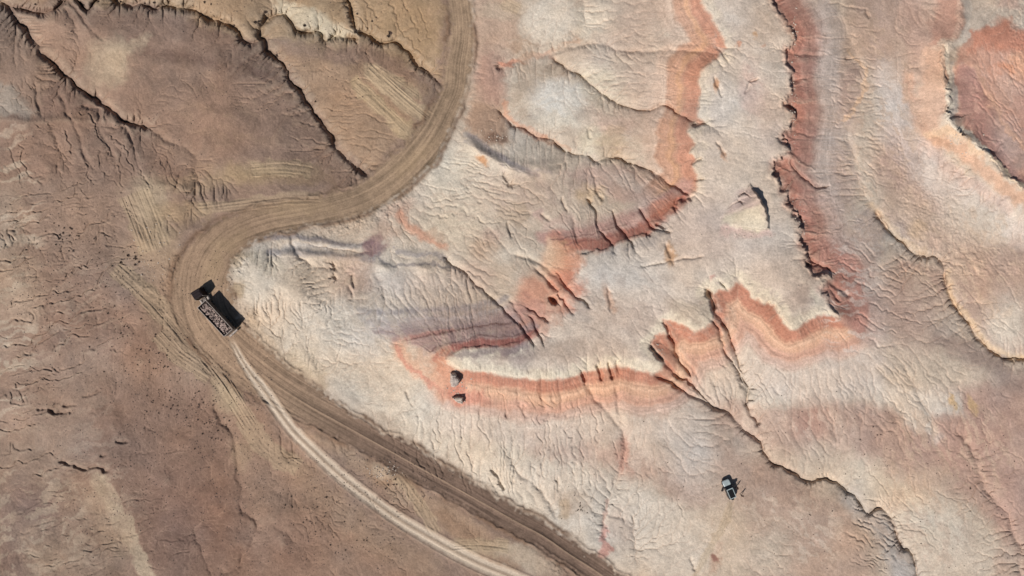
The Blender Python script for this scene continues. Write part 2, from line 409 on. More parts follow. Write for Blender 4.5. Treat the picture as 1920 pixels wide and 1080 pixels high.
    def up(a):
        iu = (u1 - U0) / STEP0; iv = (v1 - V0) / STEP0
        i = np.minimum(iu.astype(int), a.shape[1] - 2); j = np.minimum(iv.astype(int), a.shape[0] - 2)
        tu = iu - i; tv = iv - j
        R = a[:, i] * (1 - tu) + a[:, i + 1] * tu
        return (R[j] * (1 - tv)[:, None] + R[j + 1] * tv[:, None]).astype(np.float32)
    z = up(z)
    K1 = up(Kmap); sdu = up(sd); sdeu = up(sde); arcu = up(arc)
    U, V = np.meshgrid(u1, v1)
    wu1 = up(wu); wv1 = up(wv)
    nf = 1.1 * fbm(u1, v1, 9, 61, 2)
    FN = Field(u1, v1, (U + wu1 * .45 + nf).astype(np.float32), (V + wv1 * .45 + 1.1 * fbm(u1, v1, 9, 62, 2)).astype(np.float32))
    FC = Field(u1, v1, U, V)
    # slots
    slot = np.zeros_like(z)
    for pts, A, L, sdp, sw in GULLIES:
        q = FN.line(smooth_line(pts, 2), 24)
        if q is None: continue
        w, d, side, a, LL, _ = q
        var = .75 + .4 * np.sin(a * .11) * np.sin(a * .047 + 2)
        endf = ss(-1, 12, a) * ss(-1, 12, LL - a)
        slot[w] = np.maximum(slot[w], 1.35 * sdp * var * endf * np.exp(-(d / sw) ** 2))
    for pts, dep, wd in NOTCHES:
        q = FN.line(pts, 30)
        if q is None: continue
        w, d, side, a, LL, _ = q
        wv_ = wd * (.85 + .45 * gnoise(a / 7 + pts[0][0], a * 0 + dep, 77)) * ss(-3, 5, a + 1) * ss(-3, 5, LL - a + 1) + .2
        slot[w] = np.maximum(slot[w], dep * .8 * (1 - ss(wv_ * .25, wv_ * .8, d)))
    z = z - slot
    z = z + .012 * fbm(u1, v1, 5, 63, 2, .8)
    z, acc1 = erode(z, 16, K1, STEP1 / PXM, .028, .55, 2)
    # rills: long wandering cracks running down the gentle slopes
    for x, y, rx, ry, ang, sp, ln, dep, sd_ in RILLS:
        w = FC.win([(x, y)], max(rx, ry) * 1.3)
        ca, sa = math.cos(math.radians(ang)), math.sin(math.radians(ang))
        X = U[w] + wu1[w] * .6; Y = V[w] + wv1[w] * .6
        al = X * ca + Y * sa; ac = -X * sa + Y * ca
        ca2, sa2 = ((X - x) / rx) ** 2, ((Y - y) / ry) ** 2
        mk = 1 - ss(.45, 1.1, ca2 + sa2)
        p_ = ac / sp + .45 * gnoise(al / 62, ac / 46, sd_ + 1) + 3.6 / sp * gnoise(al / 17, ac / 22, sd_ + 6) + 1.5 / sp * gnoise(al / 6, ac / 15, sd_ + 3) + .4 * gnoise(ac / (3.3 * sp), al / 200, sd_ + 4)
        ki = np.round(p_); dl = (p_ - ki) * sp
        g2 = gnoise(al / ln, ki * 3.37, sd_ + 2) + .35 * gnoise(al / 9, ki * 5.1, sd_ + 5)
        on = ss(-.15, .5, g2)
        z[w] -= mk * dep * (1.0 if x < 500 else 1.45) * on * np.exp(-(dl / (1.15 + .5 * on)) ** 2)
        z[w] += mk * dep * (.34 if x < 500 else .10) * on * np.exp(-((dl - 3.0) / 2.4) ** 2)
    for pts, A, L, sdp, sw in GULLIES:
        if sdp < .45: continue
        q = FN.line(smooth_line(pts, 2), 10)
        if q is None: continue
        w, d, side, a, LL, _ = q
        wv_ = (1.5 + .8 * gnoise(a / 13, a * 0 + A, 601)).clip(.5, 3) * min(1.2, .5 + sdp * .7)
        z[w] -= (.22 + .55 * sdp) * (.8 + .5 * gnoise(a / 22, a * 0 + L, 602)).clip(.1, 1.4) * (1 - ss(wv_ * .5, wv_ * 1.6, d)) * ss(-2, 8, a) * ss(-2, 12, LL - a) * (1 - up(rm))[w]
    # the drainage net cut crisp into the crust
    la = np.log(acc1 + 1)
    z -= K1.clip(0, 1.1) * (.025 * ss(2.0, 3.2, la) + .07 * ss(3.6, 5.5, la) + .12 * ss(5.5, 7.5, la)) * (.5 + .6 * lat_noise(u1, v1, 70, 333).clip(-.6, 1.2)) * (1 - .35 * ss(830, 900, U)) * (1 - up(rm))
    # the broken wall of the rim: scalloped, highest on the east side
    w, sf, af = FN.sdf(smooth_line(RIM, 2)[:-1], 70)
    e_ = ss(1400, 1450, U[w]) * ss(600, 540, V[w])
    sf = sf + (.35 + .65 * e_) * (3.4 * gnoise(af / 8.5, af * 0 + .5, 5) + 1.8 * gnoise(af / 3.2, af * 0 + 9.5, 6)) + .8
    wh = .16 + .30 * gnoise(af / 26, af * 0 + 4.2, 78).clip(0, 2) + e_ * (1.25 + .9 * gnoise(af / 15, af * 0 + 2.2, 79)).clip(.1, 3)
    z[w] -= wh * ss(0, 2.2, sf) * np.exp(-np.maximum(sf, 0) / 24) * (1 - ss(50, 70, sf))
    lip = np.exp(-((sf + 3) / 3.5) ** 2) * (.25 + .2 * gnoise(af / 5, af * 0 + 6.1, 80))
    z[w] += .5 * lip * (.4 + e_)
    # fluting of the slopes below the rim: ribs running straight down the slope
    flute = ss(3, 14, sdeu) * (1 - ss(70, 150, sdeu)) * (.55 + .45 * lat_noise(u1, v1, 60, 91).clip(-1, 1))
    ribs = np.abs(gnoise((arcu + 3 * gnoise(sdeu / 14, arcu / 30, 3)) / 3.3, sdeu / 50.0, 8)) + .5 * np.abs(gnoise(arcu / 2.4, sdeu / 30, 9))
    z = z + flute * .085 * (ribs - .8)
    # surface roughness
    rough = (1 - .9 * up(rm)) * (1 - .8 * up(tm))
    z = z + rough * (.022 * fbm(u1, v1, 10, 64, 3, .7) + .010 * lat_noise(u1, v1, 2.4, 65))
    mott = fbm(u1, v1, 22, 66, 4, .6)
    z = z + rough * .03 * np.abs(mott) * (1 - .5 * ss(860, 960, U))
    # broken crest of the right hand ridge
    w, d, side, a, LL, _ = FN.line(smooth_line(CREST, 2), 60)
    sf = -side * d + 3.0 * gnoise(a / 9, a * 0 + .7, 501) + 1.6 * gnoise(a / 3.4, a * 0 + 3.7, 502)
    wh = (1.0 + .9 * gnoise(a / 17, a * 0 + 1.7, 503)).clip(.15, 2.6) * ss(60, 110, V[w])
    z[w] -= wh * ss(1, 3.2, sf) * np.exp(-np.maximum(sf, 0) / 20) * (1 - ss(45, 60, d))
    z[w] -= .45 * ss(3, 5, -sf + 2 * gnoise(a / 12, a * 0 + 2.2, 504)) * np.exp(-np.maximum(-sf, 0) / 16) * (1 - ss(45, 60, d)) * ss(60, 110, V[w])
    z[w] += .10 * fbm(u1, v1, 8, 505, 3, .8)[w] * np.exp(-(sf / 8) ** 2)
    CRF = (w, sf)
    # triangular outcrop: a slab tilted to the south with broken ledges on its north west side
    tri = [(1412,343),(1424,362),(1434,388),(1444,420),(1444,432),(1420,432),(1385,428),(1352,424),(1350,410),(1364,390),(1384,374),(1398,360)]
    w, s_, _a = FN.sdf(smooth_line(tri + [tri[0]], 1)[:-1], 40)
    hh = 3.3 * (((U[w] - 1350) * .62 + (436 - V[w]) * .8) / 112).clip(0, 1.2)
    hh = hh * ss(-2, 30, ((U[w] - 1350) * 75 + (V[w] - 418) * 62) / 97.3)
    stepn = .2 * ss(398, 392, V[w] + .45 * (U[w] - 1380)) + .3 * ss(372, 367, V[w] + .2 * (U[w] - 1400))
    z[w] += (hh + stepn) * (1 - ss(-2.0, 2.5, s_))
    for pp, dp, wd in [([(1386,368),(1399,359),(1412,368)],.5,3),([(1384,376),(1396,386)],.5,3.5),([(1366,392),(1384,380),(1400,382)],.3,3)]:
        w, d, side, a, LL, _ = FN.line(smooth_line(pp, 2), 20)
        z[w] -= dp * (1 - ss(wd * .3, wd * .9, d)) * ss(-2, 6, a + 2) * ss(-2, 10, LL - a + 2)
    # ---------- roads: bed, ruts, windrows
    col_marks = []
    w, d, side, a, LL, wid = FC.line(road_pl, 90)
    lat = side * d                           # + = right of travel
    hw = wid / 2 + 2.6 * gnoise(a / 24, side * 2 + 3.3, 12) + 1.3 * gnoise(a / 6, side * 2 + 7.3, 212)
    inside = 1 - ss(-9, 5, d - hw + 3 * gnoise(a / 5, lat / 5, 216))
    streak = gnoise(lat / 2.0 + .8 * gnoise(a / 90, lat / 30, 13), a / 150, 14) + .7 * gnoise(lat / 5.0, a / 260, 15) + .5 * gnoise(lat / 1.3, a / 60, 16)
    z[w] += inside * .020 * streak
    berm = np.exp(-((d - hw - 1.0) / 2.6) ** 2) * (.55 + .45 * gnoise(a / 11, side * 3 + .5, 17)) + .45 * np.exp(-((d - hw + 7) / 2.2) ** 2) * ss(0, 1, gnoise(a / 70, side * 5 + .5, 18))
    z[w] += .26 * np.clip(berm, 0, 1.3)
    # windrow between the wheel lanes on the straight
    lowr = ss(1100, 1250, a)
    z[w] += .16 * lowr * np.exp(-((lat - 1) / 1.5) ** 2) - .10 * lowr * inside * (np.exp(-((lat - 10) / 5) ** 2) + np.exp(-((lat + 10) / 5) ** 2))
    ROADF = dict(w=w, d=d, lat=lat, a=a, inside=inside, hw=hw, streak=streak, berm=berm)
    w, d, side, a, LL, wid = FC.line(track_pl, 60)
    lat = side * d
    hw = wid / 2 * .86
    endt = ss(0, 45, a)
    intr = (1 - ss(-5, 4, d - hw + 1.5 * gnoise(a / 9, lat / 6, 611))) * endt
    tst = gnoise(lat / 1.8, a / 120, 19) + .6 * gnoise(lat / 4, a / 200, 20)
    z[w] += intr * (.018 * tst - .13 * (np.exp(-((lat - hw * .5) / (hw * .3 + .1)) ** 2) + np.exp(-((lat + hw * .5) / (hw * .3 + .1)) ** 2)))
    z[w] += endt * .11 * np.exp(-((lat - hw - 2) / 2.0) ** 2) + endt * .12 * np.exp(-((lat + hw + 1) / 2.0) ** 2)
    TRACKF = dict(w=w, d=d, lat=lat, a=a, inside=intr, hw=hw, streak=tst, endt=endt)
    # graded scrapes: parallel blade and tyre marks
    SCR = [([(662,158),(700,190),(760,246)],26,.06),([(690,128),(740,175),(800,225)],30,.06),([(700,120),(745,150),(786,180)],14,.05),
           ([(470,318),(530,314),(585,322)],30,.07),([(300,400),(285,350),(282,300)],0,0),([(250,360),(270,410),(292,470)],64,.06),
           ([(850,1022),(905,1020),(955,1026)],26,.07),([(940,2),(975,20)],22,.05),([(455,472),(435,500)],26,.07),([(448,530),(446,560)],24,.06),
           ([(455,780),(500,840),(560,880)],40,.03),([(745,890),(790,950),(820,1000)],26,.05),([(1058,935),(1060,975)],22,.04),
           ([(370,392),(450,384),(540,372),(600,372)],26,.07),([(300,620),(340,660),(400,700)],50,.05),([(380,670),(420,720),(470,800)],34,.08),([(215,500),(290,570),(350,640)],40,.04),([(1372,940),(1356,985),(1330,1030),(1290,1100)],14,.05)]
    scr_mask = np.zeros_like(z)
    for i, (pp, wd, amp) in enumerate(SCR):
        if wd == 0: continue
        w, d, side, a, LL, _ = FC.line(smooth_line(pp, 2), wd)
        lat = side * d
        m = (1 - ss(wd / 2 - 4, wd / 2 + 2, d + 3 * gnoise(a / 12, lat / 12, 30 + i))) * ss(-2, 5, a) * ss(-2, 5, LL - a)
        z[w] += m * amp * gnoise(lat / 1.9 + i * 7, a / 70, 50 + i)
        scr_mask[w] = np.maximum(scr_mask[w], m)
    # churned ground beside the road
    w, d, side, a, LL, wid = FC.line(road_pl, 110)
    ch = np.exp(-((d - wid / 2 - 12) / 16) ** 2) * ss(-.2, 1.0, gnoise(a / 60, side * 9 + .3, 71)) * ss(380, 560, a)
    z[w] += ch * (.10 * fbm(u1, v1, 7, 72, 3, .8)[w])
    colour = colours(u1, v1, U, V, up, F, FN, FC, z, acc1, sdu, sdeu, up(sgn), up(dcr), ROADF, TRACKF, scr_mask, slot, mott, up(sdb))
    return u1, v1, z.astype(np.float32), colour, acc1, sdu

def erode(z, iters, Kmap, cell, K, m, seed):
    r = np.random.default_rng(seed)
    H, W = z.shape; n = H * W
    offs = [(-1, -1), (-1, 0), (-1, 1), (0, -1), (0, 1), (1, -1), (1, 0), (1, 1)]
    idx = np.arange(n).reshape(H, W)
    acc = np.ones(n)
    for it in range(iters):
        zp = np.pad(z, 1, mode='edge')
        best = np.zeros((H, W), np.float32); rec = idx.copy()
        lowest = np.full((H, W), 1e9, np.float32)
        for dy, dx in offs:
            zn = zp[1 + dy:1 + dy + H, 1 + dx:1 + dx + W]
            dist = cell * (1.41421 if dx and dy else 1.0)
            s = (z - zn) / dist
            s = s * (1 + .30 * (r.random((H, W), dtype=np.float32) - .5))
            mk = s > best
            best = np.where(mk, s, best)
            rec = np.where(mk, idx + dy * W + dx, rec)
            lowest = np.minimum(lowest, zn)
        rec[0] = rec[-1] = n; rec[:, 0] = n; rec[:, -1] = n
        pit = best <= 0
        rec = np.where(pit, n, rec)
        ptr = np.append(np.clip(rec.ravel(), 0, n), n)
        a = np.append(np.ones(n), 0.)
        for k in range(9):
            add = np.bincount(ptr, a, n + 1)
            add[n] = 0
            a = a + add
            ptr = ptr[ptr]
        a = a[:n].reshape(H, W).astype(np.float32)
        drop = best * cell
        e = K * Kmap * np.power(np.minimum(a, 900) * cell * cell, m) * best
        e = np.minimum(e, .45 * drop)
        e = np.minimum(e, .09)
        z = z - e
        z = np.where(pit, np.minimum(lowest, z + .12) + .001, z)
        zp = np.pad(z, 1, mode='edge')
        lap = zp[:-2, 1:-1] + zp[2:, 1:-1] + zp[1:-1, :-2] + zp[1:-1, 2:] - 4 * z
        z = z + (.030 + .02 * (Kmap < .2)) * lap
        acc = a
    return z.astype(np.float32), acc

#PAINT
def colours(u, v, U, V, up, F, FN, FC, z, acc, sd, sde, sgn, dcr, RF, TF, scr, slot, mott, sdb):
    n1 = fbm(u, v, 60, 101, 4, .6); n2 = fbm(u, v, 18, 102, 3, .7); n3 = fbm(u, v, 7, 103, 2, .8)
    lin = lambda c: np.array([((x / 255) / 12.92 if x / 255 <= .04045 else ((x / 255 + .055) / 1.055) ** 2.4) for x in c], np.float32)
    C = np.empty(z.shape + (3,), np.float32)
    C[:] = lin((190, 175, 157))
    uu, vv = u, v
    WX = U + 5 * n1 + 3.2 * n2; WY = V + 5 * fbm(u, v, 60, 111, 4, .6) + 3.2 * fbm(u, v, 18, 112, 3, .7)
    WX = WX.astype(np.float32); WY = WY.astype(np.float32)
    FW = Field(u, v, WX, WY)
    def mix(w, m, col):
        m = np.clip(m, 0, 1)[..., None]
        C[w] = C[w] * (1 - m) + lin(col) * m
    def E(x, y, rx, ry, col, a=.8, ang=0, soft=.5):
        R = max(rx, ry) * 1.7 + 20
        w = FW.win([(x, y)], R)
        if w is None: return
        ca, sa = math.cos(math.radians(ang)), math.sin(math.radians(ang))
        dx = WX[w] - x; dy = WY[w] - y
        q = np.sqrt(((dx * ca + dy * sa) / rx) ** 2 + ((-dx * sa + dy * ca) / ry) ** 2)
        mix(w, a * (1 - ss(1 - soft, 1 + soft, q + .10 * n2[w])), col)
    def S(pts, wd, col, a=.8, soft=.5, fld='', nz=.12):
        fld = FN if fld == 'N' else FW
        q = fld.line(smooth_line(pts, 2), wd)
        if q is None: return
        w, d, side, arc, LL, _ = q
        mix(w, a * (1 - ss(1 - soft, 1 + soft, 2 * d / wd + nz * n2[w])), col)
    def P(pts, col, a=1.0, soft=10):
        q = FW.sdf(pts, soft)
        if q is None: return
        w, s, _ = q
        mix(w, a * (1 - ss(-soft, soft, s)), col)
    def NS(x, y, rx, ry, ang, sp, ln, col, a, sd_):
        w = FC.win([(x, y)], max(rx, ry) * 1.2)
        ca, sa = math.cos(math.radians(ang)), math.sin(math.radians(ang))
        al = WX[w] * ca + WY[w] * sa; ac = -WX[w] * sa + WY[w] * ca
        q = ((WX[w] - x) / rx) ** 2 + ((WY[w] - y) / ry) ** 2
        g = gnoise(ac / sp + .5 * gnoise(al / 20, ac / 30, sd_ + 40), al / ln, sd_) + .5 * gnoise(ac / sp * 2.1, al / ln * 2, sd_ + 7)
        mix(w, a * (1 - ss(.35, 1.15, q)) * ss(.0, .9, g), col)
    for op in PAINT:
        k = op[0]
        if k == 'N': NS(*op[1:]); continue
        if k == 'E': E(*op[1:])
        elif k == 'S': S(*op[1:])
        elif k == 'P': P(*op[1:])
        elif k == 'MESA':
            # strata under the rim by depth below the rim
            full = (slice(0, len(v)), slice(0, len(u)))
            t = sde + 1.0 * n2 + 1.5 * n1 + .8 * n3
            ne = ss(-15, 15, (U - 1571) - (V - 592)) * ss(1400, 1440, U)
            thr = np.clip(650 - (U - 1180) * .95, 505, 650)
            south = ss(thr - 10, thr + 15, V) * ss(780, 860, U) * (1 - ne)
            nw = 1 - np.maximum(south, ne)
            topw = ss(1180, 1230, U) * ss(380, 340, V) * nw
            def band(m0, t0, t1, col, a, s=3.5):
                mix(full, m0 * a * ss(t0 - s, t0 + s, t) * (1 - ss(t1 - s, t1 + s, t)), col)
            # cream cap along the plateau edge, sunward sides painted brighter for the light
            edge = ss(-26, -4, sde + 7 * n2) * (1 - ss(1, 7, sde))
            mix(full, edge * south * .9, (214, 202, 180))
            mix(full, edge * topw * .55, (208, 194, 172))
            mix(full, edge * ne * .35, (198, 184, 168))
            band(south, 3, 84, (204, 174, 154), .8, 6)
            band(south, 3, 30, (178, 124, 102), .95, 4)
            band(south, 26, 52, (206, 164, 136), .9, 6)
            band(south, 50, 66, (198, 152, 130), .75, 5)
            band(south, 34, 40, (214, 178, 150), .5, 2)
            band(south, 66, 80, (198, 166, 150), .7, 7)
            band(topw, 2, 62, (186, 146, 122), .95, 5)
            band(topw, 2, 26, (182, 130, 108), .7, 6)
            band(topw, 30, 40, (212, 166, 130), .6, 4)
            band(topw, 60, 84, (200, 174, 154), .6, 8)
            band(ne, 0, 56 + 26 * ss(300, 420, V), (166, 124, 111), .88, 18)
            band(ne, 0, 20, (166, 108, 92), .55, 12)
            band(ne, 48, 90, (196, 181, 169), .55, 12)
            band(ne * ss(430, 480, V), 26, 60, (180, 134, 120), .8, 7)
            band(south, 78, 130, (206, 190, 174), .6, 14)
            lay = gnoise(t / 3.2, U / 260 + V / 260, 321) + .8 * gnoise(t / 1.5, U / 200 + V / 200, 322)
            C[:] = C * (1 + .065 * (np.maximum(south, np.maximum(topw, ne)) * ss(2, 8, t) * (1 - ss(75, 100, t)) * lay))[..., None]
    # drainage lines carry washed sediment; crests are slightly paler
    ch = ss(2.6, 5.0, np.log(acc + 1))
    hi = (z - blur(z, 5))
    mix((slice(None), slice(None)), .30 * ch * (sd > 0), (186, 158, 138))
    mix((slice(None), slice(None)), .22 * ss(.02, .22, hi), (206, 186, 164))
    # mottling of the crust (patch colour, follows no light)
    C *= (1 + .035 * n1 + .045 * n2 + .045 * n3)[..., None]
    warm = (1 + .03 * fbm(u, v, 80, 131, 3))[..., None]
    C[..., 0:1] *= warm; C[..., 2:3] /= warm
    C *= (1 - np.array([.15, .16, .19], np.float32) * blur(FC.inside([(p[0], p[1]) for p in LEFT]).astype(np.float32), 4)[..., None])
    # scraped ground
    mix((slice(None), slice(None)), .45 * scr, (178, 158, 130))
    # ---- roads
    w, d, lat, a = RF['w'], RF['d'], RF['lat'], RF['a']
    low = ss(1050, 1500, a)
    base_hi = lin((156, 134, 111)); base_lo = lin((116, 97, 84)); base_t = lin((149, 124, 103))
    turn = ss(700, 850, a) * (1 - ss(1150, 1300, a))
    rc = base_hi * (1 - low)[..., None] + base_lo * low[..., None]
    rc = rc * (1 - .5 * turn)[..., None] + base_t * (.5 * turn)[..., None]
    st = RF['streak']
    rc = rc * (1.0 + .12 * st + .06 * n1[w] + .06 * n2[w] + .06 * n3[w])[..., None]
    edge_dark = ss(RF['hw'] - 13, RF['hw'] - 2, d + 3 * gnoise(a / 14, lat / 8, 141))
    rc = rc * (1 - .20 * edge_dark)[..., None]
    m = RF['inside'][..., None]
    C[w] = C[w] * (1 - m) + rc * m
    # light line down the windrow of the straight
    mm = .55 * low * np.exp(-((lat - 1) / 1.3) ** 2)
    C[w] = C[w] * (1 - mm[..., None]) + lin((172, 148, 124)) * mm[..., None]
    # darker shoulder along the road edges
    sh = np.exp(-((d - RF['hw'] - 2) / 5) ** 2) * (.35 + .65 * ss(-.4, .8, gnoise(a / 28, lat * 0 + np.sign(lat) * 3, 142)))
    sh = np.clip(sh * .75, 0, 1)[..., None]
    C[w] = C[w] * (1 - sh) + lin((112, 88, 70)) * sh
    for x, y, rx, ry, ang in [(398,505,16,44,10),(430,455,34,14,-35),(770,300,40,14,-40),(560,392,60,9,-4)]:
        E(x, y, rx, ry, (172, 148, 118), .45, ang, .8)
    w, d, lat, a = TF['w'], TF['d'], TF['lat'], TF['a']
    hw = TF['hw']
    rut = np.exp(-((lat - hw * .48) / (hw * .34 + .1)) ** 2) + np.exp(-((lat + hw * .48) / (hw * .34 + .1)) ** 2)
    m = np.clip(TF['inside'] * (.45 + .55 * rut), 0, 1)
    tc = lin((198, 182, 162)) * (1 + .07 * TF['streak'])[..., None]
    mid = np.exp(-(lat / (hw * .18 + .1)) ** 2) * TF['inside']
    C[w] = C[w] * (1 - m[..., None]) + tc * m[..., None]
    C[w] = C[w] * (1 - .45 * mid[..., None]) + lin((140, 120, 100)) * .45 * mid[..., None]
    return np.clip(C, .004, .8)

W=(220,209,192); W2=(206,193,176); T=(176,153,132); PL=(155,133,119); B=(140,114,100); BD=(124,100,88); OR=(184,136,112); SA=(196,166,146)
RE=(166,108,94); PU=(152,130,124); CR=(212,200,178); GR=(203,189,173); PK=(180,156,142); YT=(178,153,124); LG=(190,180,170); RB=(164,130,117)
LEFT=[(-400,-400),(858,-400),(858,60),(845,180),(790,285),(710,345),(600,385),(470,412),(390,480),(372,560),(440,655),(560,745),(800,880),(1000,1000),(1200,1120),(1320,1250),(-400,1400)]

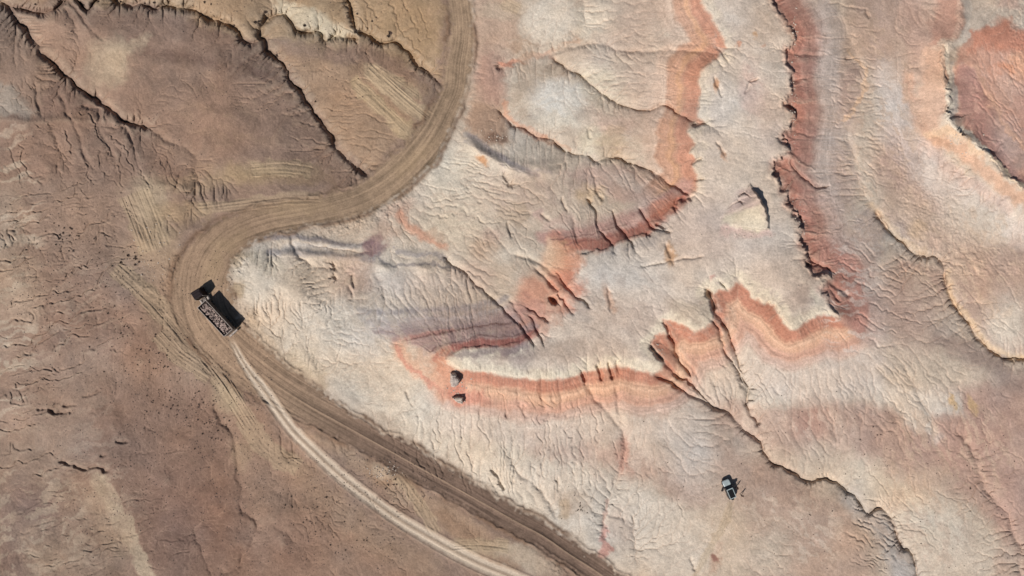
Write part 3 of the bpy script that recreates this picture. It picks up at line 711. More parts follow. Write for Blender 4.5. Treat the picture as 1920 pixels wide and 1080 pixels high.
PAINT = [
 ('P',LEFT,PL,1.0,8),
 # upper left
 ('P',[(-60,-60),(830,-60),(830,150),(700,70),(480,80),(300,12),(-60,0)],(172,148,122),.9,8),
 ('E',640,30,120,60,(176,152,124),.7),('E',760,60,70,80,(168,144,116),.8),
 ('P',[(505,-10),(545,6),(575,12),(603,24),(632,38),(655,52),(668,62),(640,66),(615,74),(600,62),(560,54),(540,36),(520,24)],(206,192,168),.95,7),
 ('P',[(90,25),(300,14),(430,60),(480,82),(520,130),(560,190),(470,150),(380,108),(250,98),(180,90)],(146,121,107),.7,14),  # slope falling away from the sun, its shade put into the colour
 ('P',[(40,30),(110,30),(250,100),(225,215),(110,120)],(170,143,126),.8,12),
 ('E',215,110,42,42,(196,180,158),.85,-30,.6),('E',188,130,30,36,(186,168,148),.7),
 ('E',262,72,22,10,(190,172,150),.6,-20),
 ('P',[(240,104),(380,112),(520,165),(570,215),(640,300),(560,320),(380,280),(300,250),(225,215)],(153,128,113),.8,16),
 ('S',[(245,100),(330,104),(420,122),(500,150)],16,(122,98,88),.55,.8),  # soft dark crease along the crest, shade painted in
 ('P',[(505,90),(560,110),(640,110),(720,110),(800,165),(780,220),(740,270),(700,325),(640,275),(590,200),(545,130)],(168,142,119),.85,12),
 ('P',[(610,85),(700,80),(800,150),(770,160),(690,115),(620,110)],(142,118,105),.7,10),  # north-facing top, painted darker for its shade
 ('S',[(672,158),(712,200),(760,248)],30,(184,162,132),.8,.3),('S',[(692,124),(740,170),(790,218)],30,(188,168,142),.8,.3),('S',[(712,122),(750,152),(786,178)],10,(178,156,130),.7,.3),
 ('P',[(-60,150),(0,155),(30,172),(62,212),(60,220),(-60,221)],(170,158,146),.85,8),
 ('P',[(60,205),(110,150),(200,200),(235,222),(60,222)],(140,116,106),.6,10),
 ('P',[(-60,225),(220,222),(300,270),(360,340),(200,345),(-60,330)],(154,128,113),.7,16),
 ('E',60,10,60,14,(140,112,98),.5),
 # left middle
 ('E',480,325,80,22,(180,158,128),.8,-4,.7),('E',350,345,60,16,(176,154,130),.6),('E',570,330,50,18,(160,136,110),.6),
 ('E',285,390,36,54,(188,170,146),.85,-14,.5),('E',300,450,40,50,(176,154,130),.6,-20),('E',340,400,50,22,(176,152,122),.6),
 ('E',270,500,60,50,(170,148,126),.5,40),('E',300,560,40,60,(168,142,120),.6,-20),('E',250,415,24,36,(166,146,130),.4),
 ('E',10,430,26,70,(188,170,152),.6,8,.8),('E',40,550,44,60,(190,172,154),.75,-10,.8),('E',65,600,40,26,(186,166,148),.6),('E',10,640,40,60,(172,148,132),.5),
 ('E',150,420,110,50,(166,140,122),.5,-15,.9),('E',150,560,110,70,(152,124,108),.5,-15,.8),('E',230,620,50,60,(156,132,120),.5),
 ('E',115,620,70,40,(150,120,104),.4,-15),('E',60,700,80,40,(166,140,124),.5,-15),
 ('E',345,690,50,40,(170,146,128),.7,40,.7),('E',285,670,60,60,(148,120,104),.6),
 # lower left
 ('P',[(180,720),(400,720),(470,850),(500,1080),(520,1230),(300,1230),(240,940),(150,880)],(143,117,103),.75,30),
 ('E',360,980,80,90,(128,101,91),.6,-20,.9),('E',300,860,120,80,(140,114,101),.5,-20,.9),
 ('P',[(-60,860),(80,860),(160,930),(250,1090),(280,1230),(-60,1230)],(152,130,115),.8,30),
 ('E',50,960,50,46,(136,116,112),.6,-20,.9),('E',90,1040,70,40,(166,146,128),.6,20,.9),('E',20,1060,30,50,(134,112,104),.6),
 ('E',60,840,70,40,(166,144,128),.6,-15,.9),('E',20,780,40,40,(164,142,128),.5),
 ('S',[(185,905),(215,948),(237,990),(258,1030),(285,1090),(330,1200)],30,(192,174,152),.9,.35),
 ('S',[(180,930),(205,980),(230,1030)],46,(176,156,136),.6,.8),
 ('P',[(380,690),(470,740),(560,860),(700,1000),(860,1100),(700,1230),(560,1230),(480,1000),(440,860)],(156,130,113),.9,22),
 ('E',540,1030,60,50,(146,118,105),.6,0,.9),('S',[(560,870),(640,960),(800,1060)],44,(170,146,126),.6,.7),
 ('E',425,745,24,34,(176,158,134),.7,-30),('E',455,850,20,30,(168,146,122),.5),
 ('P',[(560,800),(640,830),(760,900),(900,980),(1000,1060),(960,1085),(800,975),(650,870)],(166,142,122),.9,10),
 ('E',715,880,20,12,(190,174,156),.8,30),('E',745,930,30,16,(178,158,140),.7,40),('E',900,1026,50,14,(182,164,142),.7),('E',860,990,50,14,(158,130,108),.6,30),
 ('E',990,1050,60,20,(196,182,164),.7,30),
 ('E',546,852,11,9,(112,86,74),.85,0,.3),
 # east: whites and tans by the road
 ('P',[(888,-80),(960,-80),(975,60),(960,120),(930,180),(960,240),(920,275),(870,250),(892,120)],(180,154,134),.9,12),
 ('E',915,150,30,44,(178,140,124),.6),('E',940,22,40,16,(190,172,150),.6),
 ('P',[(885,195),(930,205),(950,235),(958,265),(945,282),(920,270),(880,248),(872,225)],(158,130,108),.6,8),('E',930,262,22,12,(118,92,76),.75,10,.6),
 ('S',[(935,125),(965,112),(1000,102),(1035,96)],11,(196,140,116),.85,.5),('S',[(940,200),(958,222),(985,240),(1020,256)],13,(198,146,118),.7,.6),
 ('S',[(1035,96),(1065,80),(1095,60),(1100,20)],9,(192,158,132),.6,.6),('S',[(1020,256),(1045,272),(1070,285)],9,(190,152,126),.6,.6),
 ('E',1032,36,46,42,(210,200,184),.95,-30,.35),('E',1098,42,22,28,(208,198,180),.9,0,.4),('E',1130,40,28,34,(206,194,176),.8),
 ('P',[(965,90),(1040,84),(1080,86),(1150,30),(1240,0),(1250,90),(1100,110),(1030,108),(980,110)],(192,172,152),.7,10),
 ('E',985,95,30,22,(174,146,122),.7),('E',1200,20,50,30,(178,156,140),.6,0,.8),('E',1180,70,60,26,(180,162,148),.5,-20,.8),
 ('P',[(975,120),(1040,110),(1110,150),(1130,190),(1060,245),(990,235),(950,205)],(178,160,140),.8,12),
 ('E',1052,185,52,42,(212,206,194),.95,0,.5),('E',1060,225,52,18,(208,198,180),.8,0,.6),('E',1130,165,40,26,(202,190,168),.7),
 ('E',1115,138,26,14,(204,192,170),.7),('E',1145,235,40,20,(196,170,154),.7),('E',1112,262,26,26,(206,194,170),.8),
 ('E',1150,262,22,34,(182,158,128),.65,10),('E',1180,225,46,20,(176,152,136),.5,0,.8),('E',1095,215,18,16,(168,150,134),.6),
 ('E',1220,150,50,60,(192,172,156),.7,0,.8),('E',1230,250,30,70,(196,176,160),.6),
 ('P',[(1000,262),(1040,275),(1095,298),(1060,320),(1000,310),(960,292),(970,265)],(178,164,146),.6,8),
 ('P',[(1060,330),(1110,305),(1180,308),(1250,345),(1290,370),(1220,380),(1140,370)],(180,154,141),.8,12),
 ('E',1170,335,36,14,(196,184,170),.5,20),('E',1110,345,40,22,(176,158,146),.5),
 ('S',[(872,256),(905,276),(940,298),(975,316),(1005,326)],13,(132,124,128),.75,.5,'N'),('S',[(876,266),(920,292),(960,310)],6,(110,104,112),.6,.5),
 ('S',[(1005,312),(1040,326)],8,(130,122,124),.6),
 ('E',860,330,60,60,(206,196,178),.9,20,.6),('E',930,350,50,50,(200,186,168),.7),('E',868,350,16,12,(182,174,160),.5),
 ('E',905,300,7,11,(188,136,92),.8,-35),('E',1000,360,60,40,(186,166,148),.7,0,.8),('E',960,400,30,24,(170,150,128),.6),('E',1012,405,12,10,(176,146,138),.6),
 ('E',1105,365,24,16,(206,180,146),.7),('E',850,430,60,40,(204,190,168),.8,0,.8),('E',745,390,34,12,(184,158,140),.7,-15),
 ('S',[(752,402),(770,425),(795,445),(828,462)],18,(200,148,122),.75,.8),('E',815,440,18,10,(190,160,136),.5),
 ('E',915,470,30,24,(180,152,128),.6),('E',925,440,20,14,(178,150,136),.5),('E',960,480,40,20,(200,190,174),.6),
 ('P',[(440,440),(560,432),(720,440),(860,480),(880,520),(840,560),(660,570),(560,560),(480,520),(420,500)],(196,184,168),.8,14),
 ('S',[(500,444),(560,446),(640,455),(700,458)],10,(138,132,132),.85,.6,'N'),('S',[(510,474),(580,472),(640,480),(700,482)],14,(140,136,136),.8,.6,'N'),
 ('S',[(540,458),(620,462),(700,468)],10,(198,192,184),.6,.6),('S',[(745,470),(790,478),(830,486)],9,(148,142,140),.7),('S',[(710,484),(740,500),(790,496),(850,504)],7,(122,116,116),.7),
 ('E',703,462,19,20,(132,106,108),.85,0,.35),('E',690,482,14,6,(122,98,100),.7),('E',720,430,24,26,(188,160,140),.6),
 ('E',450,486,22,12,(150,132,112),.8,-10,.3),('E',447,543,18,16,(158,140,116),.75,20,.3),
 ('E',655,520,46,32,(182,154,138),.75,10,.8),('E',580,530,70,36,(202,184,160),.7,-15,.8),('E',480,500,50,30,(204,192,170),.6),
 ('E',790,545,80,30,(192,178,166),.6,0,.8),('E',880,520,36,26,(184,162,148),.5),
 ('E',700,596,120,22,(198,190,180),.8,0,.7),
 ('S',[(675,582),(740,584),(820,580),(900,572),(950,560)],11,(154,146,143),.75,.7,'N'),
 ('S',[(690,612),(780,612),(870,602),(950,584),(990,560)],26,(166,150,147),.65,.8),  # mauve-grey layer, partly the north slope's shade put into the colour
 ('P',[(440,470),(560,560),(680,600),(745,640),(800,690),(900,770),(1100,790),(1120,850),(1080,960),(1020,980),(900,900),(760,810),(640,730),(500,625),(455,560)],(209,196,177),.9,10),
 ('E',620,600,60,40,(212,202,186),.6),('E',560,560,90,30,(204,184,162),.4,-30,.8),('E',690,640,40,34,(216,208,196),.6),
 ('S',[(470,600),(520,660),(600,715)],30,(186,164,136),.5,.8),('E',575,680,40,24,(198,184,160),.5,35),
 # mesa top
 ('P',[(1310,-100),(1450,-100),(1485,60),(1480,300),(1480,400),(1510,500),(1560,560),(1480,600),(1380,520),(1250,600),(1240,680),(1080,700),(850,680),(850,670),(960,645),(1030,570),(1090,490),(1200,440),(1300,350)],GR,1.0,6),
 ('E',1390,60,60,80,(180,164,150),.5,0,.9),('E',1330,250,30,120,(192,180,168),.5,0,.9),('E',1200,530,110,40,(198,188,176),.7,25,.9),('E',1330,430,90,50,(196,176,162),.7,0,.9),
 ('E',1190,600,100,40,(182,162,148),.5,0,.9),('E',1450,500,60,50,(196,180,166),.6,0,.9),('E',1500,555,30,22,(172,152,138),.7,-30,.8),('E',1290,580,40,18,(172,158,138),.5,20),
 ('E',1010,660,110,20,(168,150,136),.6,-5,.8),('E',940,660,50,12,(150,132,126),.6,8,.8),('E',1100,660,90,24,(180,162,146),.5),('S',[(1130,470),(1190,460),(1240,425)],18,(158,150,144),.6,.8),
 ('E',1085,580,30,22,(160,150,142),.5,30),('E',1410,170,24,50,(196,168,158),.5),('E',1440,230,30,60,(196,178,166),.5),
 ('E',1345,165,5,16,(180,130,90),.7,-10),('E',1353,280,6,12,(186,140,108),.6,-20),('E',1415,70,5,5,(180,140,100),.6),('E',1388,88,5,5,(190,130,100),.6),('E',1432,90,5,5,(196,136,104),.6),
 ('E',1256,472,9,18,(176,136,98),.7,-10),('E',1142,560,10,24,(190,150,124),.6,-20),('E',1342,518,5,8,(186,130,120),.6),('E',1148,672,6,5,(150,110,80),.6),
 # south of the mesa
 ('E',1010,790,130,26,(206,188,172),.7,0,.8),('S',[(950,770),(1100,772),(1200,770)],12,(200,172,156),.5,.8),
 ('S',[(1000,830),(1080,840),(1150,855),(1230,890),(1310,920)],54,(180,152,136),.75,.8),('E',1168,850,14,40,(194,148,130),.7,5,.7),('E',1000,825,40,18,(188,164,146),.5),
 ('P',[(960,870),(1060,872),(1160,900),(1300,960),(1380,990),(1300,1090),(1180,1090),(1060,1010)],(202,190,174),.85,16),
 ('E',1070,945,34,22,(184,164,144),.6,30),('E',1060,960,10,22,(158,132,112),.5),('E',1160,990,30,40,(186,164,148),.5),('E',1130,1020,7,30,(196,136,124),.7,10),('S',[(1136,940),(1132,980),(1130,1030)],8,(186,146,130),.5),
 ('P',[(1190,760),(1300,790),(1380,880),(1400,960),(1300,930),(1200,860)],(194,176,160),.6,20),
 ('E',1320,830,50,60,(200,186,172),.6,40,.8),('E',1280,740,40,40,(190,176,164),.5),
 ('P',[(1300,745),(1350,740),(1420,760),(1560,750),(1640,780),(1660,850),(1560,870),(1470,850),(1400,830),(1340,790)],RB,.5,20),
 ('E',1410,775,14,34,(202,182,164),.6,20),('E',1450,740,40,22,(202,190,172),.8),('E',1530,720,50,20,(200,184,168),.7,0,.8),('E',1520,790,34,40,(166,126,112),.6,20,.8),
 ('P',[(1340,800),(1400,850),(1500,900),(1600,960),(1640,1090),(1560,1230),(1400,1230),(1400,960),(1340,880)],(172,150,135),.85,24),
 ('E',1450,900,60,30,(172,146,130),.5,40,.9),('E',1440,1040,46,50,(200,188,170),.7,0,.8),('E',1520,1030,60,40,(184,160,142),.6),('E',1345,1040,8,30,(168,136,116),.6,20),('E',1344,1040,7,7,(128,84,76),.7),
 ('S',[(1600,930),(1640,980),(1680,1050),(1700,1100)],50,(176,168,160),.85,.6),
 ('E',1565,870,60,30,(196,180,160),.7,20,.8),('E',1640,900,50,40,(204,190,170),.8,30,.8),('E',1690,940,44,30,(202,188,168),.7,30),
 ('P',[(1570,760),(1700,760),(1920,700),(2080,700),(2080,1230),(1900,1230),(1880,1000),(1800,930),(1700,900),(1620,850)],(170,144,130),.9,24),
 ('E',1800,830,80,60,(172,138,124),.5,30,.9),('E',1860,790,60,60,(168,138,124),.5),('E',1900,940,30,70,(170,140,128),.5),
 ('P',[(1590,690),(1640,700),(1700,730),(1800,740),(1800,775),(1740,780),(1770,830),(1700,800),(1620,740)],(204,194,180),.9,14),
 ('E',1780,752,6,14,(196,160,110),.7),('E',1823,760,8,16,(196,166,118),.6),('E',1760,985,70,40,(206,194,176),.9,20,.6),('E',1820,1050,80,50,(204,190,172),.85,10,.7),('E',1750,900,40,30,(196,178,158),.5),
 ('E',1880,1060,14,30,(178,150,132),.5),
 ('P',[(1400,700),(1500,690),(1600,680),(1620,740),(1560,756),(1420,750)],(198,184,170),.7,16),
 ('E',1620,600,46,130,(190,178,168),.8,0,.7),('E',1560,660,60,30,(196,182,170),.7),
 ('E',1680,540,50,50,(182,158,144),.7,0,.9),('E',1700,600,60,50,(172,144,130),.7,20,.9),('E',1750,560,30,60,(176,154,140),.6),('S',[(1690,500),(1740,500),(1770,540)],20,(176,146,132),.5,.8),('E',1710,476,36,14,(186,172,158),.5,25),
 ('S',[(1760,640),(1820,660),(1880,690),(1920,720)],40,(150,130,120),.75,.8),('E',1780,610,34,26,(180,168,156),.6),
 # right middle
 ('P',[(1560,-80),(1700,-80),(1750,60),(1740,140),(1700,200),(1640,330),(1660,420),(1760,480),(1800,580),(1860,660),(2080,680),(2080,420),(1900,420),(1760,300),(1700,220),(1640,160)],(174,149,135),.8,18),
 ('E',1590,160,26,60,(170,140,126),.7,0,.9),('E',1560,230,40,90,(182,158,146),.6,0,.8),('S',[(1545,20),(1550,150),(1545,300),(1560,400)],34,(194,180,170),.75,.8),
 ('E',1600,60,44,50,(178,152,132),.7),('E',1580,340,30,60,(178,154,142),.6),('E',1625,430,30,40,(176,156,146),.6),
 ('S',[(1590,90),(1612,120),(1618,150),(1612,190),(1590,220)],8,(208,176,146),.8,.6),('S',[(1630,385),(1660,420),(1690,445),(1730,470)],14,(206,178,146),.6,.7),
 ('S',[(1776,510),(1790,560),(1820,600),(1850,640),(1890,662),(1940,660)],13,(210,182,146),.7,.7),('E',1700,385,60,30,(196,172,148),.5,30),('E',1725,430,20,16,(188,160,124),.5),
 ('S',[(1670,140),(1672,200),(1700,270),(1760,330),(1830,390),(1920,430),(2060,480)],64,(206,196,186),.85,.7),('E',1690,100,30,50,(180,154,134),.6),
 ('E',1830,420,60,40,(206,196,178),.7,20,.8),('E',1890,600,40,50,(206,196,180),.85,0,.6),('E',1800,460,60,60,(188,164,144),.6,0,.9),('E',1850,520,50,50,(178,154,138),.6,0,.9),('E',1680,290,40,50,(176,148,134),.5,0,.9),
 # right ridge
 ('P',[(1740,-100),(1826,-100),(1822,0),(1806,50),(1784,78),(1742,92),(1748,20)],(178,134,116),.8,8),
 ('P',[(1700,-100),(1748,-100),(1750,40),(1742,96),(1720,120),(1690,60)],(180,150,134),.6,14),
 ('P',[(1738,94),(1766,94),(1770,150),(1776,200),(1766,240),(1738,246),(1718,200),(1728,160)],(200,166,144),.8,8),
 ('S',[(1708,150),(1706,190),(1724,230),(1760,270)],24,(204,166,142),.8,.7),
 ('S',[(1750,262),(1800,280),(1840,315),(1880,350),(1930,380),(2050,430)],26,(200,162,136),.8,.6),('S',[(1740,250),(1790,246),(1812,262),(1840,290)],16,(210,180,150),.7,.6),
 ('S',[(1730,270),(1780,310),(1830,350),(1890,390)],24,(202,178,164),.7,.8),
 ('P',[(1818,-100),(2080,-100),(2080,60),(1930,52),(1880,36),(1850,46),(1818,56),(1806,40)],(198,182,164),.9,8),('E',1890,14,22,12,(186,150,136),.5),
 ('P',[(1806,56),(1840,48),(1880,38),(1930,54),(2080,60),(2080,500),(1920,348),(1866,296),(1826,262),(1796,220),(1786,150),(1790,110)],(186,142,122),.9,7),
 ('P',[(1814,58),(1850,50),(1880,42),(1930,58),(2060,66),(2060,110),(1900,96),(1840,86),(1816,96)],(188,130,106),.9,9),
 ('P',[(1788,150),(1800,110),(1830,130),(1850,190),(1880,270),(1925,340),(1915,346),(1866,292),(1828,258),(1798,214)],(168,130,120),.8,10),  # strip east of the crest, darkened in colour for the slope's shade
 ('E',1888,165,24,34,(200,176,160),.35,20,.8),('E',1910,120,24,26,(208,160,130),.7),('E',1880,130,20,14,(200,140,110),.6),('E',1898,270,24,50,(176,162,156),.6,-30,.8),('S',[(1830,120),(1850,180),(1880,230),(1925,280)],8,(206,166,140),.6,.7),
 ('S',[(1772,92),(1790,80),(1806,58),(1816,10)],12,(206,194,178),.7,.6),('S',[(1766,96),(1772,140),(1776,190),(1784,225),(1812,248),(1838,270),(1862,292)],11,(212,202,184),.9,.4),
 ('S',[(1782,120),(1786,180),(1790,226)],10,(176,166,156),.7,.6),('S',[(1862,292),(1890,322),(1915,346),(1960,376)],7,(216,198,168),.8,.5),
 ('MESA',),
 # north side strata, some of the slope's light and shade put into the colours
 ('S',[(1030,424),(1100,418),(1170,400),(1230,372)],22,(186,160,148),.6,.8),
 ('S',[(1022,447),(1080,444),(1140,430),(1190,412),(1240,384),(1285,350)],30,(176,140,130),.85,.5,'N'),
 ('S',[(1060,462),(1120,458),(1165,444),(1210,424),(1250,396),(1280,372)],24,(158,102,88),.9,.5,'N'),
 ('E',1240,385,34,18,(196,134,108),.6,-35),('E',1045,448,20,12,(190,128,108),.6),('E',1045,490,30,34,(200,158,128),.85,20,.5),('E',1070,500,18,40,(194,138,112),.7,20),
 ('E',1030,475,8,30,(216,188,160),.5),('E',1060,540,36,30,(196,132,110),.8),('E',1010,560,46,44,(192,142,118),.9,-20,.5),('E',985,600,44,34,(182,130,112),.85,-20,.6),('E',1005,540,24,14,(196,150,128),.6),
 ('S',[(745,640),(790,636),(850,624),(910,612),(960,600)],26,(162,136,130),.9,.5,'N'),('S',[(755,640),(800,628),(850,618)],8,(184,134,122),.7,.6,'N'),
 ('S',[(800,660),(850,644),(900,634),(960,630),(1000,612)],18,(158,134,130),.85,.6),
 ('E',860,600,150,24,(152,136,132),.5,-6,.9),  # grey wash that paints in the shade of the north slope
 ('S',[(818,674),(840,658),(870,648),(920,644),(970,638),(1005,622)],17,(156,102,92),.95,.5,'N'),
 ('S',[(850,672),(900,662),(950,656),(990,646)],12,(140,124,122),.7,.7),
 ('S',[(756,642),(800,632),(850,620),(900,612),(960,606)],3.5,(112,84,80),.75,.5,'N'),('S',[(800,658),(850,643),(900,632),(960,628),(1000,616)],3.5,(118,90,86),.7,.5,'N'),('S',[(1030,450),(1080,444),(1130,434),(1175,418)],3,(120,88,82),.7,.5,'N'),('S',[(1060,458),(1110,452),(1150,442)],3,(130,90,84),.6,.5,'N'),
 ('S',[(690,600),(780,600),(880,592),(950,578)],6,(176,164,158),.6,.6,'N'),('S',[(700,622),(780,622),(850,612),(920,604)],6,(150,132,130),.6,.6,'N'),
 ('S',[(750,648),(766,672),(800,706),(840,740)],28,(212,170,142),.8,.6),('S',[(744,646),(758,672),(790,706),(830,744)],8,(202,142,124),.7,.7),
 ('E',800,680,26,16,(206,174,150),.7,40),('E',835,688,26,22,(194,144,118),.85,40),('E',860,685,14,8,(214,200,176),.8,20),('E',850,725,34,28,(206,156,130),.75),('E',865,735,26,20,(196,130,110),.8),
 ('E',890,745,24,16,(198,140,120),.7),
 # triangle: cream face, with the upper flank's shade put in as grey pink
 ('P',[(1350,415),(1366,390),(1384,374),(1398,360),(1412,344),(1432,380),(1446,430),(1400,430)],(182,160,148),.7,4),('P',[(1352,420),(1364,402),(1386,388),(1420,386),(1436,400),(1446,432),(1400,430)],(208,194,168),.85,8),('S',[(1352,430),(1400,438),(1446,438)],14,(204,172,158),.6,.7),
 ('E',1395,375,26,14,(188,164,154),.5,-35),
 # tongues of wash and crust streaks, drawn out down the slopes
 ('N',20,520,70,330,-17,9,60,(196,180,162),.75,401),('N',110,600,150,140,-17,8,40,(182,160,142),.45,402),('N',60,980,130,130,-30,10,26,(184,166,148),.7,403),
 ('N',150,960,120,130,-20,7,18,(178,158,140),.5,404),('N',120,800,120,80,-15,9,50,(170,150,134),.5,405),
 ('N',1650,260,90,260,60,7,16,(196,172,150),.45,406),('N',1820,500,120,150,60,8,22,(200,178,156),.5,407),('N',1600,560,70,160,5,6,30,(206,194,182),.5,408),
 ('N',1180,860,200,60,88,7,34,(204,184,166),.5,409),('N',1500,800,130,70,70,7,34,(200,178,160),.5,410),('N',1780,860,150,120,64,8,50,(196,172,150),.5,411),
 ('N',1050,150,120,130,0,9,40,(210,196,176),.4,412),('N',1180,180,90,170,2,7,36,(180,160,144),.4,413),('N',900,400,140,70,10,8,30,(184,166,148),.4,414),
 ('N',1000,350,120,60,62,8,34,(180,160,146),.4,415),('N',1200,580,200,80,35,9,30,(176,158,144),.35,416),('N',1390,150,60,220,50,9,26,(206,194,180),.4,417),
 ('N',700,640,200,110,55,7,24,(196,180,160),.35,418),('N',950,850,220,70,80,7,34,(196,180,162),.4,419),('N',1450,1000,160,90,40,8,26,(204,188,170),.5,420),
 ('N',1720,1000,120,90,60,9,30,(186,164,146),.4,421),('N',560,200,260,120,20,10,40,(166,142,122),.35,422),('N',1870,160,50,90,60,6,30,(204,170,152),.45,423),
]
#TERRAIN-END
gu, gv, gz, gcol, gacc, gsd = terrain()

def zat(px, py):
    fx = (px - U0) / 1.25; fy = (py - V0) / 1.25
    i = int(min(max(fx, 0), len(gu) - 2)); j = int(min(max(fy, 0), len(gv) - 2))
    tx = min(max(fx - i, 0), 1); ty = min(max(fy - j, 0), 1)
    return float((gz[j, i] * (1 - tx) + gz[j, i + 1] * tx) * (1 - ty) + (gz[j + 1, i] * (1 - tx) + gz[j + 1, i + 1] * tx) * ty)

def ground(px, py, lift=0.0):
    """the point of the terrain that stands at this place of the survey picture"""
    z = zat(px, py); k = (CAM_H - z) / CAM_H / PXM
    return Vector(((px - 960) * k, (540 - py) * k, z + lift))

def above(px, py, z):
    k = (CAM_H - z) / CAM_H / PXM
    return Vector(((px - 960) * k, (540 - py) * k, z))

def unmap(x, y, z=2.0):
    k = (CAM_H - z) / CAM_H / PXM
    return x / k + 960, 540 - y / k

# ------------------------------------------------------------------ helpers
def props(o, label=None, cat=None, group=None, kind=None):
    if label: o['label'] = label
    if cat: o['category'] = cat
    if group: o['group'] = group
    if kind: o['kind'] = kind
    return o

def link(o, parent=None):
    scene.collection.objects.link(o)
    if parent is not None: o.parent = parent
    return o

def empty(name, loc, rotz=0):
    o = bpy.data.objects.new(name, None)
    o.location = loc; o.rotation_euler = (0, 0, rotz); o.empty_display_size = .3
    return link(o)

def to_obj(name, bm, mat, parent=None, smooth=False, bevel=0):
    if bevel > 0:
        bmesh.ops.bevel(bm, geom=[e for e in bm.edges if len(e.link_faces) == 2 and e.calc_face_angle(0) > .5], offset=bevel, segments=2, affect='EDGES', profile=.6)
    me = bpy.data.meshes.new(name); bm.to_mesh(me); bm.free()
    for p in me.polygons: p.use_smooth = smooth
    for m in (mat if isinstance(mat, (list, tuple)) else [mat]): me.materials.append(m)
    return link(bpy.data.objects.new(name, me), parent)

def box_bm(bm, x0, x1, y0, y1, z0, z1, taper=None, mi=0):
    """axis box; taper = (dx, dy) inset of the top"""
    tx, ty = taper or (0, 0)
    vs = [bm.verts.new(p) for p in [(x0, y0, z0), (x1, y0, z0), (x1, y1, z0), (x0, y1, z0),
          (x0 + tx, y0 + ty, z1), (x1 - tx, y0 + ty, z1), (x1 - tx, y1 - ty, z1), (x0 + tx, y1 - ty, z1)]]
    for f in [(3, 2, 1, 0), (4, 5, 6, 7), (0, 1, 5, 4), (1, 2, 6, 5), (2, 3, 7, 6), (3, 0, 4, 7)]:
        fc = bm.faces.new([vs[i] for i in f]); fc.material_index = mi

def cyl_bm(bm, c, r, h, axis='Y', n=20):
    g = bmesh.ops.create_cone(bm, cap_ends=True, segments=n, radius1=r, radius2=r, depth=h)
    from mathutils import Matrix
    R = {'Y': Matrix.Rotation(math.pi / 2, 4, 'X'), 'X': Matrix.Rotation(math.pi / 2, 4, 'Y'), 'Z': Matrix.Identity(4)}[axis]
    bmesh.ops.transform(bm, matrix=Matrix.Translation(c) @ R, verts=g['verts'])

def loft(bm, sections):
    rings = [[bm.verts.new(p) for p in s] for s in sections]
    for a, b in zip(rings[:-1], rings[1:]):
        n = len(a)
        for i in range(n): bm.faces.new((a[i], a[(i + 1) % n], b[(i + 1) % n], b[i]))
    bm.faces.new(list(reversed(rings[0]))); bm.faces.new(rings[-1])
    bmesh.ops.recalc_face_normals(bm, faces=bm.faces)

def mat(name, col, rough=.6, metal=0., noise=.15, scale=6., bump=.0, bscale=40., coat=0., col2=None, spec=.5):
    m = bpy.data.materials.new(name); m.use_nodes = True
    nt = m.node_tree; b = nt.nodes['Principled BSDF']
    tc = nt.nodes.new('ShaderNodeTexCoord')
    nz = nt.nodes.new('ShaderNodeTexNoise'); nz.inputs['Scale'].default_value = scale; nz.inputs['Detail'].default_value = 5
    nt.links.new(tc.outputs['Object'], nz.inputs['Vector'])
    rp = nt.nodes.new('ShaderNodeValToRGB')
    c2 = col2 or tuple(c * (1 - noise * 2) for c in col)
    rp.color_ramp.elements[0].color = (*c2, 1); rp.color_ramp.elements[0].position = .35
    rp.color_ramp.elements[1].color = (*[min(c * (1 + noise), 1) for c in col], 1); rp.color_ramp.elements[1].position = .65
    nt.links.new(nz.outputs['Fac'], rp.inputs['Fac']); nt.links.new(rp.outputs[0], b.inputs['Base Color'])
    b.inputs['Roughness'].default_value = rough; b.inputs['Metallic'].default_value = metal
    b.inputs['Specular IOR Level'].default_value = spec
    b.inputs['Coat Weight'].default_value = coat
    if bump:
        n2 = nt.nodes.new('ShaderNodeTexNoise'); n2.inputs['Scale'].default_value = bscale; n2.inputs['Detail'].default_value = 6
        nt.links.new(tc.outputs['Object'], n2.inputs['Vector'])
        bp = nt.nodes.new('ShaderNodeBump'); bp.inputs['Strength'].default_value = 1; bp.inputs['Distance'].default_value = bump
        nt.links.new(n2.outputs['Fac'], bp.inputs['Height']); nt.links.new(bp.outputs[0], b.inputs['Normal'])
    return m

